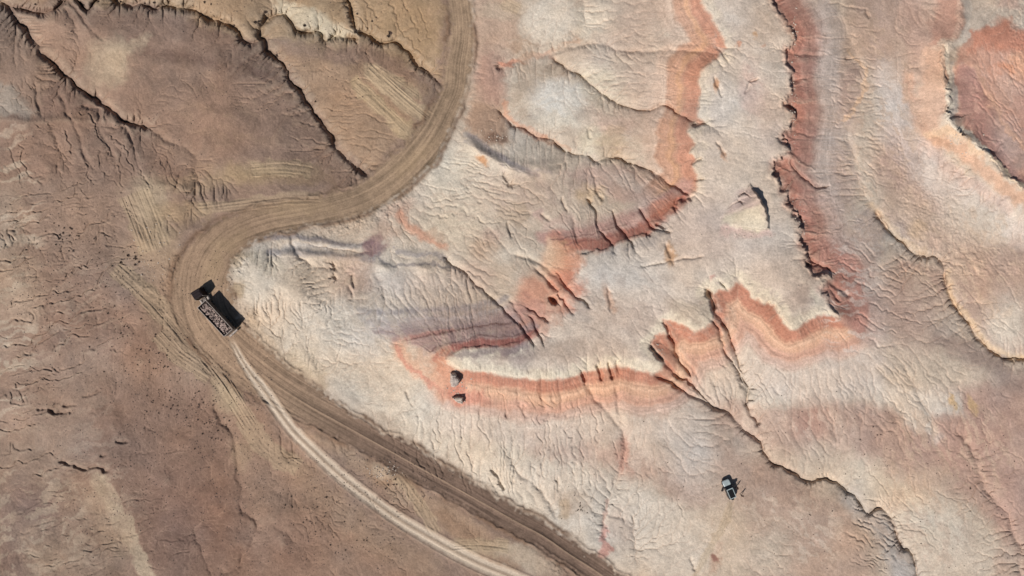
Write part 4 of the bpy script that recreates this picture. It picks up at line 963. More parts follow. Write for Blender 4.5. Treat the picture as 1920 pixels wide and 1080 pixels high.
# ------------------------------------------------------------------ the ground sheet
def ground_material():
    m = bpy.data.materials.new('badlands_soil'); m.use_nodes = True
    nt = m.node_tree; N = nt.nodes; L = nt.links
    b = N['Principled BSDF']; b.inputs['Roughness'].default_value = .95; b.inputs['Specular IOR Level'].default_value = .12
    at = N.new('ShaderNodeAttribute'); at.attribute_name = 'soil'
    geo = N.new('ShaderNodeNewGeometry')
    def noise(sc, det, rg=.6):
        n = N.new('ShaderNodeTexNoise'); n.inputs['Scale'].default_value = sc; n.inputs['Detail'].default_value = det; n.inputs['Roughness'].default_value = rg
        L.new(geo.outputs['Position'], n.inputs['Vector']); return n
    na = noise(.45, 6, .7); nb = noise(2.0, 5, .8); nc = noise(4.5, 4, .85)
    def rng_(n, a, b_):
        r = N.new('ShaderNodeMapRange'); r.inputs['From Min'].default_value = .28; r.inputs['From Max'].default_value = .72
        r.inputs['To Min'].default_value = a; r.inputs['To Max'].default_value = b_; L.new(n.outputs['Fac'], r.inputs['Value']); return r
    def mul(x, y):
        q = N.new('ShaderNodeMath'); q.operation = 'MULTIPLY'; L.new(x.outputs[0], q.inputs[0]); L.new(y.outputs[0], q.inputs[1]); return q
    f = mul(mul(rng_(na, .93, 1.07), rng_(nb, .82, 1.18)), rng_(nc, .76, 1.24))
    vm = N.new('ShaderNodeVectorMath'); vm.operation = 'SCALE'
    L.new(at.outputs['Color'], vm.inputs[0]); L.new(f.outputs[0], vm.inputs['Scale'])
    L.new(vm.outputs[0], b.inputs['Base Color'])
    b1 = N.new('ShaderNodeBump'); b1.inputs['Distance'].default_value = .11; b1.inputs['Strength'].default_value = .8; L.new(nb.outputs['Fac'], b1.inputs['Height'])
    b2 = N.new('ShaderNodeBump'); b2.inputs['Distance'].default_value = .07; b2.inputs['Strength'].default_value = .8; L.new(nc.outputs['Fac'], b2.inputs['Height'])
    L.new(b1.outputs[0], b2.inputs['Normal']); L.new(b2.outputs[0], b.inputs['Normal'])
    return m

def build_ground():
    K = 34
    st = 1.25 * np.power(1.255, np.arange(1, K + 1)); off = np.cumsum(st)
    ue = np.concatenate([gu[0] - off[::-1], gu, gu[-1] + off]); ve = np.concatenate([gv[0] - off[::-1], gv, gv[-1] + off])
    Z = np.pad(gz, K, mode='edge'); C = np.pad(gcol, ((K, K), (K, K), (0, 0)), mode='edge')
    Ue, Ve = np.meshgrid(ue, ve)
    out = np.maximum(np.maximum(gu[0] - Ue, Ue - gu[-1]), np.maximum(gv[0] - Ve, Ve - gv[-1]))
    f = ss(0, 260, np.maximum(out, 0))
    far = 2.2 + 2.4 * gnoise(Ue / 320, Ve / 320, 901) + 1.3 * gnoise(Ue / 110, Ve / 110, 902) + 6 * ss(2500, 12000, out) * gnoise(Ue / 2600, Ve / 2600, 903)
    Z = Z * (1 - f) + far * f
    fc = (.5 + .25 * gnoise(Ue / 420, Ve / 420, 905)).clip(0, 1)[..., None]
    tone = np.array([.34, .24, .185]) * (1 - fc) + np.array([.50, .42, .34]) * fc
    C = C * (1 - f[..., None]) + tone * f[..., None]
    k = (CAM_H - Z) / CAM_H / PXM
    X = (Ue - 960) * k; Y = (540 - Ve) * k
    H, W = Z.shape
    co = np.stack([X, Y, Z], -1).astype(np.float32).reshape(-1)
    idx = np.arange(H * W, dtype=np.int32).reshape(H, W)
    q = np.stack([idx[:-1, :-1], idx[1:, :-1], idx[1:, 1:], idx[:-1, 1:]], -1).reshape(-1)
    nf = (H - 1) * (W - 1)
    me = bpy.data.meshes.new('ground')
    me.vertices.add(H * W); me.vertices.foreach_set('co', co)
    me.loops.add(nf * 4); me.loops.foreach_set('vertex_index', q)
    me.polygons.add(nf); me.polygons.foreach_set('loop_start', np.arange(nf, dtype=np.int32) * 4)
    me.update(calc_edges=True)
    at = me.color_attributes.new('soil', 'FLOAT_COLOR', 'POINT')
    rgba = np.ones((H * W, 4), np.float32); rgba[:, :3] = (C * ALB).reshape(-1, 3)
    at.data.foreach_set('color', rgba.reshape(-1))
    me.polygons.foreach_set('use_smooth', np.ones(nf, bool))
    me.materials.append(ground_material())
    o = link(bpy.data.objects.new('ground', me))
    props(o, kind='structure', label='eroded badlands ground of white, orange and brown clay with a dirt road', cat='ground')
    return o
ALB = 0.88
build_ground()

# ------------------------------------------------------------------ truck with tipping trailer
M_rub = mat('black_rubber', (.022, .021, .020), .85, noise=.3, scale=12)
M_rim = mat('grey_wheel_steel', (.22, .21, .20), .5, .6)
M_chas = mat('dusty_grey_chassis', (.16, .135, .12), .8, noise=.3, scale=3)
M_cab = mat('dark_maroon_cab_paint', (.010, .003, .004), .5, noise=.2, scale=3, spec=.25)
M_glass = mat('dark_vehicle_glass', (.012, .014, .017), .08, noise=.05)
M_bed = mat('dusty_brown_trailer_steel', (.12, .095, .08), .7, noise=.3, scale=2, bump=.01)
M_rimbar = mat('worn_pale_trailer_rim', (.36, .31, .27), .6, noise=.25, scale=4)
M_stone = mat('pale_pink_broken_rock', (.36, .275, .235), .9, noise=.25, scale=2.5, bump=.02, bscale=14)
M_gap = mat('dark_rubble_gaps', (.035, .022, .02), .95, noise=.4, scale=5, bump=.05, bscale=9)  # dark sheet below the stones, shade between them put into its colour
M_lamp = mat('lamp_lens', (.45, .40, .33), .2)
M_red = mat('red_lamp_lens', (.30, .02, .015), .3)

zt = zat(400, 600)
def wheel(parent, x, y, z, r=.52, w=.34):
    bm = bmesh.new(); cyl_bm(bm, (x, y, z), r, w, 'Y', 28)
    t = to_obj('wheel', bm, M_rub, parent, bevel=.03)
    bm = bmesh.new(); s = 1 if y > 0 else -1
    cyl_bm(bm, (x, y + s * (w / 2 + .012), z), r * .55, .03, 'Y', 20); cyl_bm(bm, (x, y + s * (w / 2 + .05), z), r * .2, .07, 'Y', 12)
    to_obj('rim', bm, M_rim, t)
    return t

TOPZ = 3.25
cen = above(402.7, 597.0, zt + TOPZ)
truck = empty('tipper_truck', (cen.x, cen.y, zt + .03), math.atan2(.735, -.68))
props(truck, 'long dark tipper truck hauling broken rock round the bend of the dirt road', 'truck')
TL, TW = 4.27, 1.22          # half length, half width of the trailer body (x forward)
bm = bmesh.new()
box_bm(bm, -TL, TL, -TW, TW, 1.25, 1.33)
for s in (-1, 1):
    box_bm(bm, -TL, TL, min(s * TW, s * (TW - .06)), max(s * TW, s * (TW - .06)), 1.333, TOPZ - .08)
    for i in range(9):
        x = -TL + .35 + i * (2 * TL - .7) / 8
        box_bm(bm, x - .05, x + .05, min(s * (TW + .003), s * (TW + .07)), max(s * (TW + .003), s * (TW + .07)), 1.3, TOPZ - .1)
box_bm(bm, TL - .06, TL, -TW + .063, TW - .063, 1.333, TOPZ - .08)
to_obj('trailer_body', bm, M_bed, truck)
bm = bmesh.new()
for s in (-1, 1): box_bm(bm, -TL - .04, TL + .04, min(s * (TW + .05), s * (TW - .05)), max(s * (TW + .05), s * (TW - .05)), TOPZ - .077, TOPZ + .02)
box_bm(bm, TL - .06, TL + .04, -TW + .053, TW - .053, TOPZ - .077, TOPZ + .02)
box_bm(bm, -TL - .04, -TL + .03, -TW + .053, TW - .053, TOPZ - .077, TOPZ + .02)
to_obj('top_rail', bm, M_rimbar, truck)
bm = bmesh.new()
box_bm(bm, -TL - .075, -TL - .005, -TW + .07, TW - .07, 1.28, TOPZ - .12)
for y in (-.8, -.27, .27, .8): box_bm(bm, -TL - .12, -TL - .078, y - .04, y + .04, 1.3, TOPZ - .15)
tg = to_obj('tailgate', bm, M_rimbar, truck)
bm = bmesh.new()
box_bm(bm, -TL - .5, -TL - .13, -TW + .05, TW - .05, .86, .94); box_bm(bm, -TL - .5, -TL - .44, -TW + .05, TW - .05, .62, .857)
to_obj('rear_bumper', bm, M_rimbar, truck)
for s in (-1, 1):
    bm = bmesh.new(); box_bm(bm, -TL - .525, -TL - .505, s * 1.0 - .12, s * 1.0 + .12, .70, .82); to_obj('tail_lamp', bm, M_red, truck)
bm = bmesh.new()
for s in (-1, 1): box_bm(bm, -TL + .1, TL - .6, s * .42 - .06, s * .42 + .06, .98, 1.247)
box_bm(bm, 2.9, 3.0, -.9, .9, .55, 1.2)
to_obj('trailer_frame', bm, M_chas, truck)
for x in (-3.4, -2.25, -1.1):
    for s in (-1, 1): wheel(truck, x, s * 1.04, .52)
# heaped load, lying in the body
rs = random.Random(4)
bm = bmesh.new()
nx_, ny_ = 48, 14
grid = []
for i in range(nx_ + 1):
    row = []
    for j in range(ny_ + 1):
        x = -TL + .08 + (2 * TL - .16) * i / nx_; y = -TW + .075 + (2 * TW - .15) * j / ny_
        e = min(1, min(j, ny_ - j) / 3.0) * min(1, min(i, nx_ - i) / 3.0)
        row.append(bm.verts.new((x, y, 2.50 + .38 * e + .07 * rs.uniform(-1, 1))))
    grid.append(row)
for i in range(nx_):
    for j in range(ny_): bm.faces.new((grid[i][j], grid[i + 1][j], grid[i + 1][j + 1], grid[i][j + 1]))
for f in bm.faces: f.material_index = 1
def rock_into(bm, c, r, rs, mi=0, flat=.75):
    g = bmesh.ops.create_icosphere(bm, subdivisions=1, radius=1)
    ax = [rs.uniform(.65, 1.3) for _ in range(3)]; a = rs.uniform(0, 6.28); ca, sa = math.cos(a), math.sin(a)
    for vtx in g['verts']:
        p = vtx.co; k = r * rs.uniform(.78, 1.12)
        x, y, z = p.x * ax[0] * k, p.y * ax[1] * k, p.z * ax[2] * k * flat
        vtx.co = (c[0] + x * ca - y * sa, c[1] + x * sa + y * ca, c[2] + z)
    for f in {f for vtx in g['verts'] for f in vtx.link_faces}: f.material_index = mi
for i in range(420):
    x = rs.uniform(-TL + .2, TL - .2); y = rs.uniform(-TW + .17, TW - .17)
    e = min(1, (TW - abs(y)) / .5) * min(1, (TL - abs(x)) / .6)
    if rs.random() > .25 + .85 * e: continue
    r = rs.choice([.07, .09, .12, .17, .22])
    rock_into(bm, (x, y, 2.50 + .38 * e + r * .3), r, rs)
load = to_obj('rock_load', bm, [M_stone, M_gap])
load.location = truck.location; load.rotation_euler = truck.rotation_euler
props(load, 'heap of pale broken rock filling the open truck trailer', 'rubble', kind='stuff')

# tractor, angled into the bend; local frame of the truck
def tractor():
    c = above(368.8, 551.0, zt + 3.0)
    ang = math.atan2(.85, -.53)
    from mathutils import Matrix
    Mw = Matrix.Translation((c.x, c.y, zt + .03)) @ Matrix.Rotation(ang, 4, 'Z')
    Ml = (Matrix.Translation(truck.location) @ Matrix.Rotation(truck.rotation_euler.z, 4, 'Z')).inverted() @ Mw
    def part(name, bm, m, bevel=0, parent=truck):
        bmesh.ops.transform(bm, matrix=Ml, verts=bm.verts)
        return to_obj(name, bm, m, parent, bevel=bevel)
    bm = bmesh.new()
    hx, hy = .92, 1.19
    loft(bm, [[(x, s[0], s[1]) for s in [(-hy, .75), (hy, .75), (hy + .0, 1.9), (hy - .08, 2.85), (hy - .22, 3.05), (-hy + .22, 3.05), (-hy + .08, 2.85), (-hy, 1.9)]]
              for x in (-hx, 0, hx - .15)] + [[(hx, s[0] * .97, s[1]) for s in [(-hy, .78), (hy, .78), (hy, 1.75), (hy - .1, 2.6), (hy - .3, 2.85), (-hy + .3, 2.85), (-hy + .1, 2.6), (-hy, 1.75)]]])
    cab = part('cab', bm, M_cab, .03)
    bm = bmesh.new(); box_bm(bm, hx + .004, hx + .02, -.98, .98, 1.75, 2.55); part('windscreen', bm, M_glass, parent=cab)
    for s in (-1, 1):
        bm = bmesh.new(); box_bm(bm, .0, .65, s * (hy + .012) - .01, s * (hy + .012) + .01, 1.8, 2.45); part('side_window', bm, M_glass, parent=cab)
        bm = bmesh.new(); box_bm(bm, hx - .12, hx + .02, s * (hy + .27) - .1, s * (hy + .27) + .1, 1.75, 2.4); box_bm(bm, hx - .08, hx - .04, min(s * (hy - .03), s * (hy + .17)), max(s * (hy - .03), s * (hy + .17)), 2.30, 2.34); part('mirror', bm, M_chas, parent=cab)
        bm = bmesh.new(); box_bm(bm, hx + .003, hx + .05, s * .9 - .17, s * .9 + .17, .95, 1.15); part('headlight', bm, M_lamp, parent=cab)
    bm = bmesh.new(); box_bm(bm, -.5, .3, -.9, .9, 3.053, 3.13, taper=(.1, .1)); part('roof_hatch', bm, M_cab, parent=cab)
    bm = bmesh.new(); box_bm(bm, hx - .05, hx + .12, -1.2, 1.2, .42, .745); part('front_bumper', bm, M_cab)
    bm = bmesh.new()
    for s in (-1, 1): box_bm(bm, -4.2, .85, s * .42 - .06, s * .42 + .06, .62, .90)
    box_bm(bm, -1.9, -1.1, -.36, .36, .93, 1.02); box_bm(bm, -1.35, -1.22, -.6, .6, 1.025, 1.6); box_bm(bm, -3.3, -2.3, -.5, .5, .93, 1.1)
    part('tractor_chassis', bm, M_chas)
    for s in (-1, 1):
        bm = bmesh.new(); cyl_bm(bm, (-1.55, s * .86, .72), .3, 1.0, 'X', 20); part('fuel_tank', bm, M_rimbar)
        bm = bmesh.new(); cyl_bm(bm, (-1.02, s * .95, 2.0), .07, 2.0, 'Z', 12); part('air_pipe', bm, M_rimbar)
    for x, ys in ((.1, 1.0), (-3.0, 1.0)):
        for s in (-1, 1):
            bm = bmesh.new(); cyl_bm(bm, (x, s * ys, .52), .52, .34, 'Y', 28); t = part('wheel', bm, M_rub, .03)
            bm = bmesh.new(); cyl_bm(bm, (x, s * (ys + .185), .52), .28, .03, 'Y', 20); part('rim', bm, M_rim, parent=t)
tractor()

# ------------------------------------------------------------------ parked off-road car
M_car = mat('pale_grey_green_car_paint', (.34, .40, .40), .35, noise=.08, scale=1.5, coat=.3)
M_low = mat('dark_dusty_lower_body', (.030, .030, .034), .6, noise=.2, scale=3)
M_blk = mat('black_roof_panel', (.008, .009, .010), .5, noise=.1, spec=.2)
g = ground(1364.6, 915.2)
car = empty('parked_car', (g.x, g.y, g.z + .02), math.atan2(.92, -.39))
props(car, 'small off-road car with pale bonnet and black roof parked on clay, front doors open', 'car')
bm = bmesh.new()
loft(bm, [[(x, p[0], p[1]) for p in [(-w, a), (w, a), (w, b), (-w, b)]] for x, w, a, b in [(2.28, .70, .42, .72), (2.15, .84, .36, .80), (1.7, .88, .34, .86), (0, .90, .34, .88), (-1.9, .88, .34, .88), (-2.25, .82, .40, .86)]])
body = to_obj('body', bm, M_low, car, bevel=.02)
bm = bmesh.new()
loft(bm, [[(x, p[0], p[1]) for p in [(-w, b), (w, b), (w, b + .10), (w - .16, t), (-w + .16, t), (-w, b + .10)]] for x, w, b, t in [(2.22, .62, .723, .84), (2.05, .78, .806, .96), (1.6, .84, .866, 1.03), (.98, .84, .883, 1.08)]])
hood = to_obj('bonnet', bm, M_car, car, bevel=.01)
bm = bmesh.new()
loft(bm, [[(x, p[0], p[1]) for p in [(-w, .884), (w, .884), (w - k, z), (-w + k, z)]] for x, w, k, z in [(.97, .80, .10, 1.06), (.30, .86, .14, 1.60), (-1.7, .85, .14, 1.62), (-2.15, .82, .12, 1.12)]])
gl = to_obj('cabin_glass', bm, M_glass, car)
bm = bmesh.new()
box_bm(bm, .16, .34, -.73, .73, 1.605, 1.68); box_bm(bm, -1.95, -1.80, -.73, .73, 1.605, 1.67)
for s_ in (-1, 1): box_bm(bm, -1.797, .157, min(s_ * .73, s_ * .60), max(s_ * .73, s_ * .60), 1.605, 1.68)
to_obj('roof_frame', bm, M_car, car)
bm = bmesh.new(); box_bm(bm, -1.797, .157, -.597, .597, 1.61, 1.655); to_obj('roof_panel', bm, M_blk, car)
bm = bmesh.new(); cyl_bm(bm, (-2.36, .1, .95), .33, .18, 'X', 24); t_ = to_obj('spare_wheel', bm, M_rub, car, bevel=.02)
for s_ in (-1, 1):
    bm = bmesh.new(); box_bm(bm, 2.14, 2.27, s_ * .60 - .12, s_ * .60 + .12, .60, .74); to_obj('headlight', bm, M_lamp, car)
    for x in (1.45, -1.42): wheel(car, x, s_ * .80, .37, .37, .24)
    bm = bmesh.new(); box_bm(bm, -1.0, 0, -.03, .03, .42, 1.0); box_bm(bm, -.9, -.25, -.02, .02, 1.003, 1.5, taper=(.1, 0))
    bmesh.ops.transform(bm, matrix=Matrix.Translation((.80, s_ * .95, 0)) @ Matrix.Rotation(math.radians(-52 * s_), 4, 'Z'), verts=bm.verts)
    dr = to_obj('door', bm, M_low, car); props(dr, 'dark front door standing open on the ' + ('left' if s_ > 0 else 'right'))
    bm = bmesh.new(); box_bm(bm, .62, .74, s_ * 1.02 - .08, s_ * 1.02 + .08, 1.02, 1.16); to_obj('mirror', bm, M_low, dr)

# ------------------------------------------------------------------ people
def person(px, py, face, label, shirt, trousers, pose):
    skin = mat('skin_' + pose, (.30, .17, .11), .6, noise=.05)
    hair = mat('hair_' + pose, (.012, .009, .008), .6)
    ms = mat('shirt_' + pose, shirt, .9, noise=.15); mt = mat('trousers_' + pose, trousers, .9, noise=.15)
    mb = mat('boots_' + pose, (.02, .015, .012), .8)
    g = ground(px, py)
    V = []; E = []; R = []
    def add(p, r, prev=None):
        V.append(p); R.append(r)
        if prev is not None: E.append((prev, len(V) - 1))
        return len(V) - 1
    pel = add((0, 0, .95), .135)
    wst = add((.01, 0, 1.08), .125, pel); chest = add((.015, 0, 1.28), .15, wst); up_ = add((.0, 0, 1.42), .10, chest)
    nk = add((.005, 0, 1.50), .055, up_); hd0 = add((.02, 0, 1.58), .075, nk); hd1 = add((.03, 0, 1.66), .092, hd0); add((.02, 0, 1.72), .07, hd1)
    for s in (-1, 1):
        st = .16 * s if pose == 'walk' else .02
        hp = add((0, s * .10, .90), .095, pel); kn = add((st * .7 + .02, s * .115, .50), .062, hp); an = add((st, s * .12, .09), .042, kn)
        add((st + .06, s * .125, .045), .040, an); add((st + .16, s * .13, .035), .034, len(V) - 1)
        sh = add((0, s * .18, 1.40), .062, up_)
        if pose == 'walk': el = (-.10 * s, s * .25, 1.13); wr = (-.06 * s + .06, s * .24, .90); dirv = Vector((.25, 0, -1)).normalized()
        else: el = (.06, s * .27, 1.16); wr = (.26, s * .16, 1.14); dirv = Vector((1, -.3 * s, .0)).normalized()
        e = add(el, .044, sh); w = add(wr, .030, e)
        p = Vector(wr) + dirv * .06; palm = add(tuple(p), .030, w)
        lat_ = Vector((0, 0, 1)) if pose != 'walk' else Vector((1, 0, 0))
        for k, ln in enumerate((.070, .080, .075, .058)):
            o = lat_ * (.026 - .0175 * k)
            f1 = add(tuple(p + o + dirv * .035), .0095, palm); f2 = add(tuple(p + o + dirv * (.035 + ln * .55) + Vector((0, -s * .008, 0))), .0085, f1)
            add(tuple(p + o + dirv * (.03 + ln) + Vector((0, -s * .022, 0))), .0075, f2)
        t1 = add(tuple(p + lat_ * .035 - dirv * .01), .011, palm); add(tuple(p + lat_ * .055 + dirv * .03), .009, t1)
    me = bpy.data.meshes.new('person'); me.from_pydata(V, E, []); me.update()
    o = bpy.data.objects.new('person', me); scene.collection.objects.link(o)
    md = o.modifiers.new('skin', 'SKIN'); sv = me.skin_vertices[0].data
    for i, r in enumerate(R): sv[i].radius = (r, r)
    sv[0].use_root = True
    md.use_smooth_shade = True
    sb = o.modifiers.new('sub', 'SUBSURF'); sb.levels = 1; sb.render_levels = 1
    dg = bpy.context.evaluated_depsgraph_get()
    m2 = bpy.data.meshes.new_from_object(o.evaluated_get(dg))
    o.modifiers.clear(); o.data = m2
    m2.name = 'person'
    m2.materials.clear()
    for m_ in (skin, ms, mt, mb): m2.materials.append(m_)
    for p in m2.polygons:
        z = p.center.z; y = abs(p.center.y); p.use_smooth = True
        c = p.center
        hand = (pose == 'walk' and z < .93 and y > .19) or (pose != 'walk' and c.x > .22 and .95 < z < 1.35)
        p.material_index = 0 if (hand or z > 1.47) else 1 if (z > .98 or (pose == 'walk' and y > .19 and z > .93)) else 2 if z > .12 else 3
    # face: nose, ears and eyes pressed onto the head
    hm = bmesh.new()
    g2 = bmesh.ops.create_uvsphere(hm, u_segments=16, v_segments=10, radius=.105)
    for vt in list(hm.verts):
        vt.co = Vector((vt.co.x * 1.02 - .002, vt.co.y * .93, vt.co.z * .95 + 1.69))
    bmesh.ops.delete(hm, geom=[vt for vt in hm.verts if vt.co.z < 1.66 or (vt.co.x > .05 and vt.co.z < 1.725)], context='VERTS')
    to_obj('hair', hm, hair, o, smooth=True)
    for s in (-1, 1):
        fm = bmesh.new(); q = bmesh.ops.create_uvsphere(fm, u_segments=8, v_segments=6, radius=.013); bmesh.ops.translate(fm, vec=(.112, s * .032, 1.655), verts=q['verts'])
        to_obj('eye', fm, hair, o, smooth=True)
    fm = bmesh.new()
    q = bmesh.ops.create_cone(fm, segments=8, radius1=.018, radius2=.006, depth=.05, cap_ends=True); bmesh.ops.translate(fm, vec=(.122, 0, 1.63), verts=q['verts'])
    to_obj('nose', fm, skin, o, smooth=True)
    for s in (-1, 1):
        fm = bmesh.new(); q = bmesh.ops.create_uvsphere(fm, u_segments=8, v_segments=6, radius=.022); bmesh.ops.translate(fm, vec=(.02, s * .098, 1.645), verts=q['verts'])
        to_obj('ear', fm, skin, o, smooth=True)
    fm = bmesh.new(); box_bm(fm, .105, .118, -.025, .025, 1.592, 1.601); to_obj('mouth', fm, mb, o)
    o.location = (g.x, g.y, g.z + .01); o.rotation_euler = (0, 0, face)
    props(o, label, 'person')
person(1380.0, 913.0, 2.6, 'person in dark clothes standing close to the right side of the parked car', (.03, .012, .015), (.015, .014, .018), 'stand')
person(1388.9, 927.2, 2.0, 'person in dark red clothes walking alone on the clay, farther from the car', (.05, .010, .012), (.02, .012, .014), 'walk')

# ------------------------------------------------------------------ rock pinnacles
M_pin = mat('pale_grey_caprock', (.46, .39, .33), .9, noise=.15, scale=.9, bump=.14, bscale=3, col2=(.26, .21, .19))
M_pin2 = mat('cream_caprock', (.47, .40, .33), .9, noise=.12, scale=1.2, bump=.06, bscale=4)
def rock(outline, h, lean, m, name, label, seed, group=None):
    r = random.Random(seed)
    cx = sum(p[0] for p in outline) / len(outline); cy = sum(p[1] for p in outline) / len(outline)
    zb = zat(cx, cy) - .4
    pts = []
    n = len(outline)
    for i in range(n):
        a, b = outline[i], outline[(i + 1) % n]
        for t in (0, .34, .67): pts.append((a[0] + (b[0] - a[0]) * t, a[1] + (b[1] - a[1]) * t))
    base = above(cx, cy, zb + h)
    bm = bmesh.new(); secs = []
    for f, sc in ((0, 1.12), (.3, 1.04), (.55, 1.0), (.8, .93), (.95, .74), (1.0, .45)):
        ring = []
        for i, p in enumerate(pts):
            w = above(p[0], p[1], zb + h) - base
            k = sc * (1 + .07 * r.uniform(-1, 1))
            ring.append((w.x * k + lean[0] * (f - 1), w.y * k + lean[1] * (f - 1), (h + .4) * f + .10 * r.uniform(-1, 1) * (f > 0)))
        secs.append(ring)
    loft(bm, secs)
    bmesh.ops.subdivide_edges(bm, edges=bm.edges[:], cuts=1, use_grid_fill=True)
    for vt in bm.verts: vt.co += Vector((r.uniform(-1, 1), r.uniform(-1, 1), r.uniform(-1, 1))) * .05
    o = to_obj(name, bm, m, None); o.location = (base.x, base.y, zb)
    return props(o, label, 'rock', group)
rock([(845.5,701),(855,701),(857,707),(863,713),(860,722),(852,727),(847,726),(845,716)], 2.3, (.25, .0), M_pin, 'rock_pinnacle', 'tall cracked grey and cream rock stack at the orange tip of the mesa', 3)
rock([(848,746),(858,744),(869,745),(867,757),(860,756),(853,751)], 1.5, (.1, .1), M_pin2, 'rock_pinnacle', 'low cream wedge of rock with a black shadow, just below the grey rock stack', 5)

bm = bmesh.new(); rs = random.Random(12)
for cx, cy, sx, sy, n in [(858, 730, 22, 26, 60), (1490, 60, 8, 40, 40), (1488, 200, 8, 60, 60), (1500, 420, 9, 60, 60), (1800, 260, 26, 24, 40), (1235, 655, 10, 20, 25), (1400, 440, 40, 8, 30), (930, 262, 24, 14, 40), (720, 885, 26, 14, 60), (290, 480, 50, 50, 80)]:
    for k in range(n):
        p = ground(cx + rs.gauss(0, .6) * sx, cy + rs.gauss(0, .6) * sy)
        r = rs.choice([.06, .08, .1, .14, .2]); rock_into(bm, (p.x, p.y, p.z + r * .2), r, rs)
dbr = to_obj('stone_debris', bm, M_pin2)
props(dbr, 'loose pale stones fallen below the rock stacks and the broken rims', 'stones', kind='stuff')

# ------------------------------------------------------------------ shrubs and stones
M_shr = mat('dry_dark_shrub', (.075, .050, .038), .95, noise=.35, scale=9)
M_shr2 = mat('dry_brown_shrub', (.11, .07, .052), .95, noise=.35, scale=9)
M_clod = mat('dark_clod', (.085, .062, .055), .95, noise=.3, scale=6)
def shrub_mesh(seed, m):
    r = random.Random(seed); bm = bmesh.new()
    for i in range(70):
        a = r.uniform(0, 6.283); el = r.uniform(.15, 1.5); L = r.uniform(.55, 1.0) * (1.0 if r.random() < .8 else 1.25)
        d = Vector((math.cos(a) * math.cos(el), math.sin(a) * math.cos(el), math.sin(el) * .8))
        sdv = Vector((-math.sin(a), math.cos(a), r.uniform(-.4, .4))).normalized() * r.uniform(.05, .13)
        p0 = d * .12; p1 = d * L * .7; p2 = d * L
        vs = [bm.verts.new(p) for p in (p0 - sdv * .3, p0 + sdv * .3, p1 + sdv, p2, p1 - sdv)]
        bm.faces.new(vs)
    me = bpy.data.meshes.new('shrub'); bm.to_mesh(me); bm.free(); me.materials.append(m); return me
sh_m = [shrub_mesh(s, M_shr if s % 2 else M_shr2) for s in range(6)]
rs = random.Random(99)
def place(name, me, px, py, size, label, cat, group, sink=.05):
    p = ground(px, py)
    o = bpy.data.objects.new(name, me); link(o)
    o.location = (p.x, p.y, p.z - sink * size); o.rotation_euler = (0, 0, rs.uniform(0, 6.28)); o.scale = (size, size, size * rs.uniform(.7, 1))
    return props(o, label, cat, group)
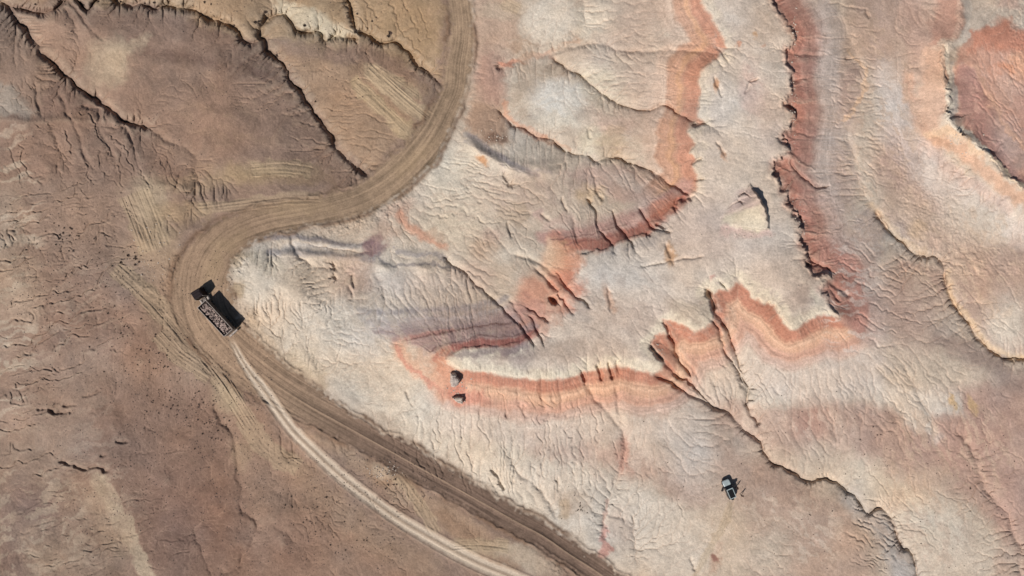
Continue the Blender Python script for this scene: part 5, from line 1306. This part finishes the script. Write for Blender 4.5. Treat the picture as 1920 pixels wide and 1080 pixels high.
# (x, y, spread x, spread y, count, size, label, group)
CL = [
 (130,452,60,34,26,.34,'small dark dry shrub on the brown slope at the far left, above the crossing rills','shrubs on the far left slope'),
 (125,432,26,16,9,.46,'small dark dry shrub on the brown slope at the far left, above the crossing rills','shrubs on the far left slope'),
 (250,478,30,20,12,.52,'dark shrub in the sparse patch left of the road bend','shrubs left of the road bend'),
 (195,545,60,50,26,.32,'tiny dark shrub on the pinkish flat between rills and road','shrubs on the pinkish flat'),
 (235,630,50,40,28,.32,'tiny dark shrub on the pinkish flat between rills and road','shrubs on the pinkish flat'),
 (285,680,46,40,34,.34,'small shrub in the dense scatter beside the junction of road and track','shrubs beside the road junction'),
 (320,745,60,36,40,.32,'small shrub on the brown flat left of the pale track','shrubs on the brown flat'),
 (400,790,40,50,40,.34,'small shrub on the brown flat left of the pale track','shrubs on the brown flat'),
 (600,960,70,60,34,.32,'small shrub on the brown strip just below the pale track','shrubs below the pale track'),
 (660,1030,60,30,18,.34,'small shrub on the brown strip just below the pale track','shrubs below the pale track'),
 (740,902,40,20,14,.36,'small shrub on the verge between road and pale track','shrubs between road and track'),
 (1088,955,14,12,12,.28,'tiny dark tuft in the reddish patch above the lower road','tufts above the lower road'),
 (1560,950,50,50,12,.26,'tiny dark tuft on the tan flat left of the lower right gully','tufts by the lower right gully'),
 (1640,810,80,40,22,.26,'tiny dark tuft on the pinkish flat at the lower right','tufts on the lower right flat'),
 (1840,900,60,80,14,.26,'tiny dark tuft at the far lower right','tufts at the far lower right'),
]
n_sh = 0
for x, y, sx, sy, n, sz, lab, grp in CL:
    for k in range(n):
        px = x + rs.gauss(0, .55) * sx; py = y + rs.gauss(0, .55) * sy
        place('desert_shrub', sh_m[rs.randrange(6)], px, py, sz * rs.choice([.55, .7, .8, 1.0, 1.15]) * .8, lab, 'shrub', grp)
        n_sh += 1
for px, py, sz in [(122,3,.5),(143,6,.45),(158,9,.4),(228,3,.8),(231,8,.5),(272,6,.6),(289,5,.55),(343,7,.5),(384,4,.6),(396,8,.4),(402,30,.4),(415,36,.4),(440,47,.5),(478,42,.6),(485,40,.6),(497,23,.7),
                   (571,48,.7),(731,62,.9),(729,68,.7),(666,60,.8),(698,40,.5),(670,26,.5),(520,104,.7),(592,190,.5),(67,8,.5),(185,3,.5)]:
    place('desert_bush', sh_m[rs.randrange(6)], px, py, sz * .8, 'rounded dark bush on the tan bank along the top left gully edge', 'bush', 'bushes along the top left gullies')
# fine scatter nobody could count: crumbs of dry growth and clods
bm = bmesh.new()
zones = [(230,640,210,170,900),(360,820,150,150,900),(120,480,130,110,350),(600,960,160,110,600),(420,20,300,40,260),(300,950,200,140,420),(200,280,180,90,160),(1660,900,240,170,260),(740,900,110,40,260),(1180,900,250,110,80),(520,150,160,60,200)]
for x, y, sx, sy, n in zones:
    for k in range(n):
        px = x + rs.uniform(-1, 1) * sx; py = y + rs.uniform(-1, 1) * sy
        if not (-60 < px < 1980 and -60 < py < 1140): continue
        p = ground(px, py, .02); r = rs.choice([.05, .06, .08, .10, .13])
        g3 = bmesh.ops.create_icosphere(bm, subdivisions=1, radius=r)
        for vt in g3['verts']:
            vt.co = Vector((vt.co.x * rs.uniform(.7, 1.3), vt.co.y * rs.uniform(.7, 1.3), vt.co.z * .7)) + p
to = to_obj('clod_scatter', bm, M_clod)
props(to, 'scatter of tiny dark clods and dry tufts over the brown flats', 'clods', kind='stuff')
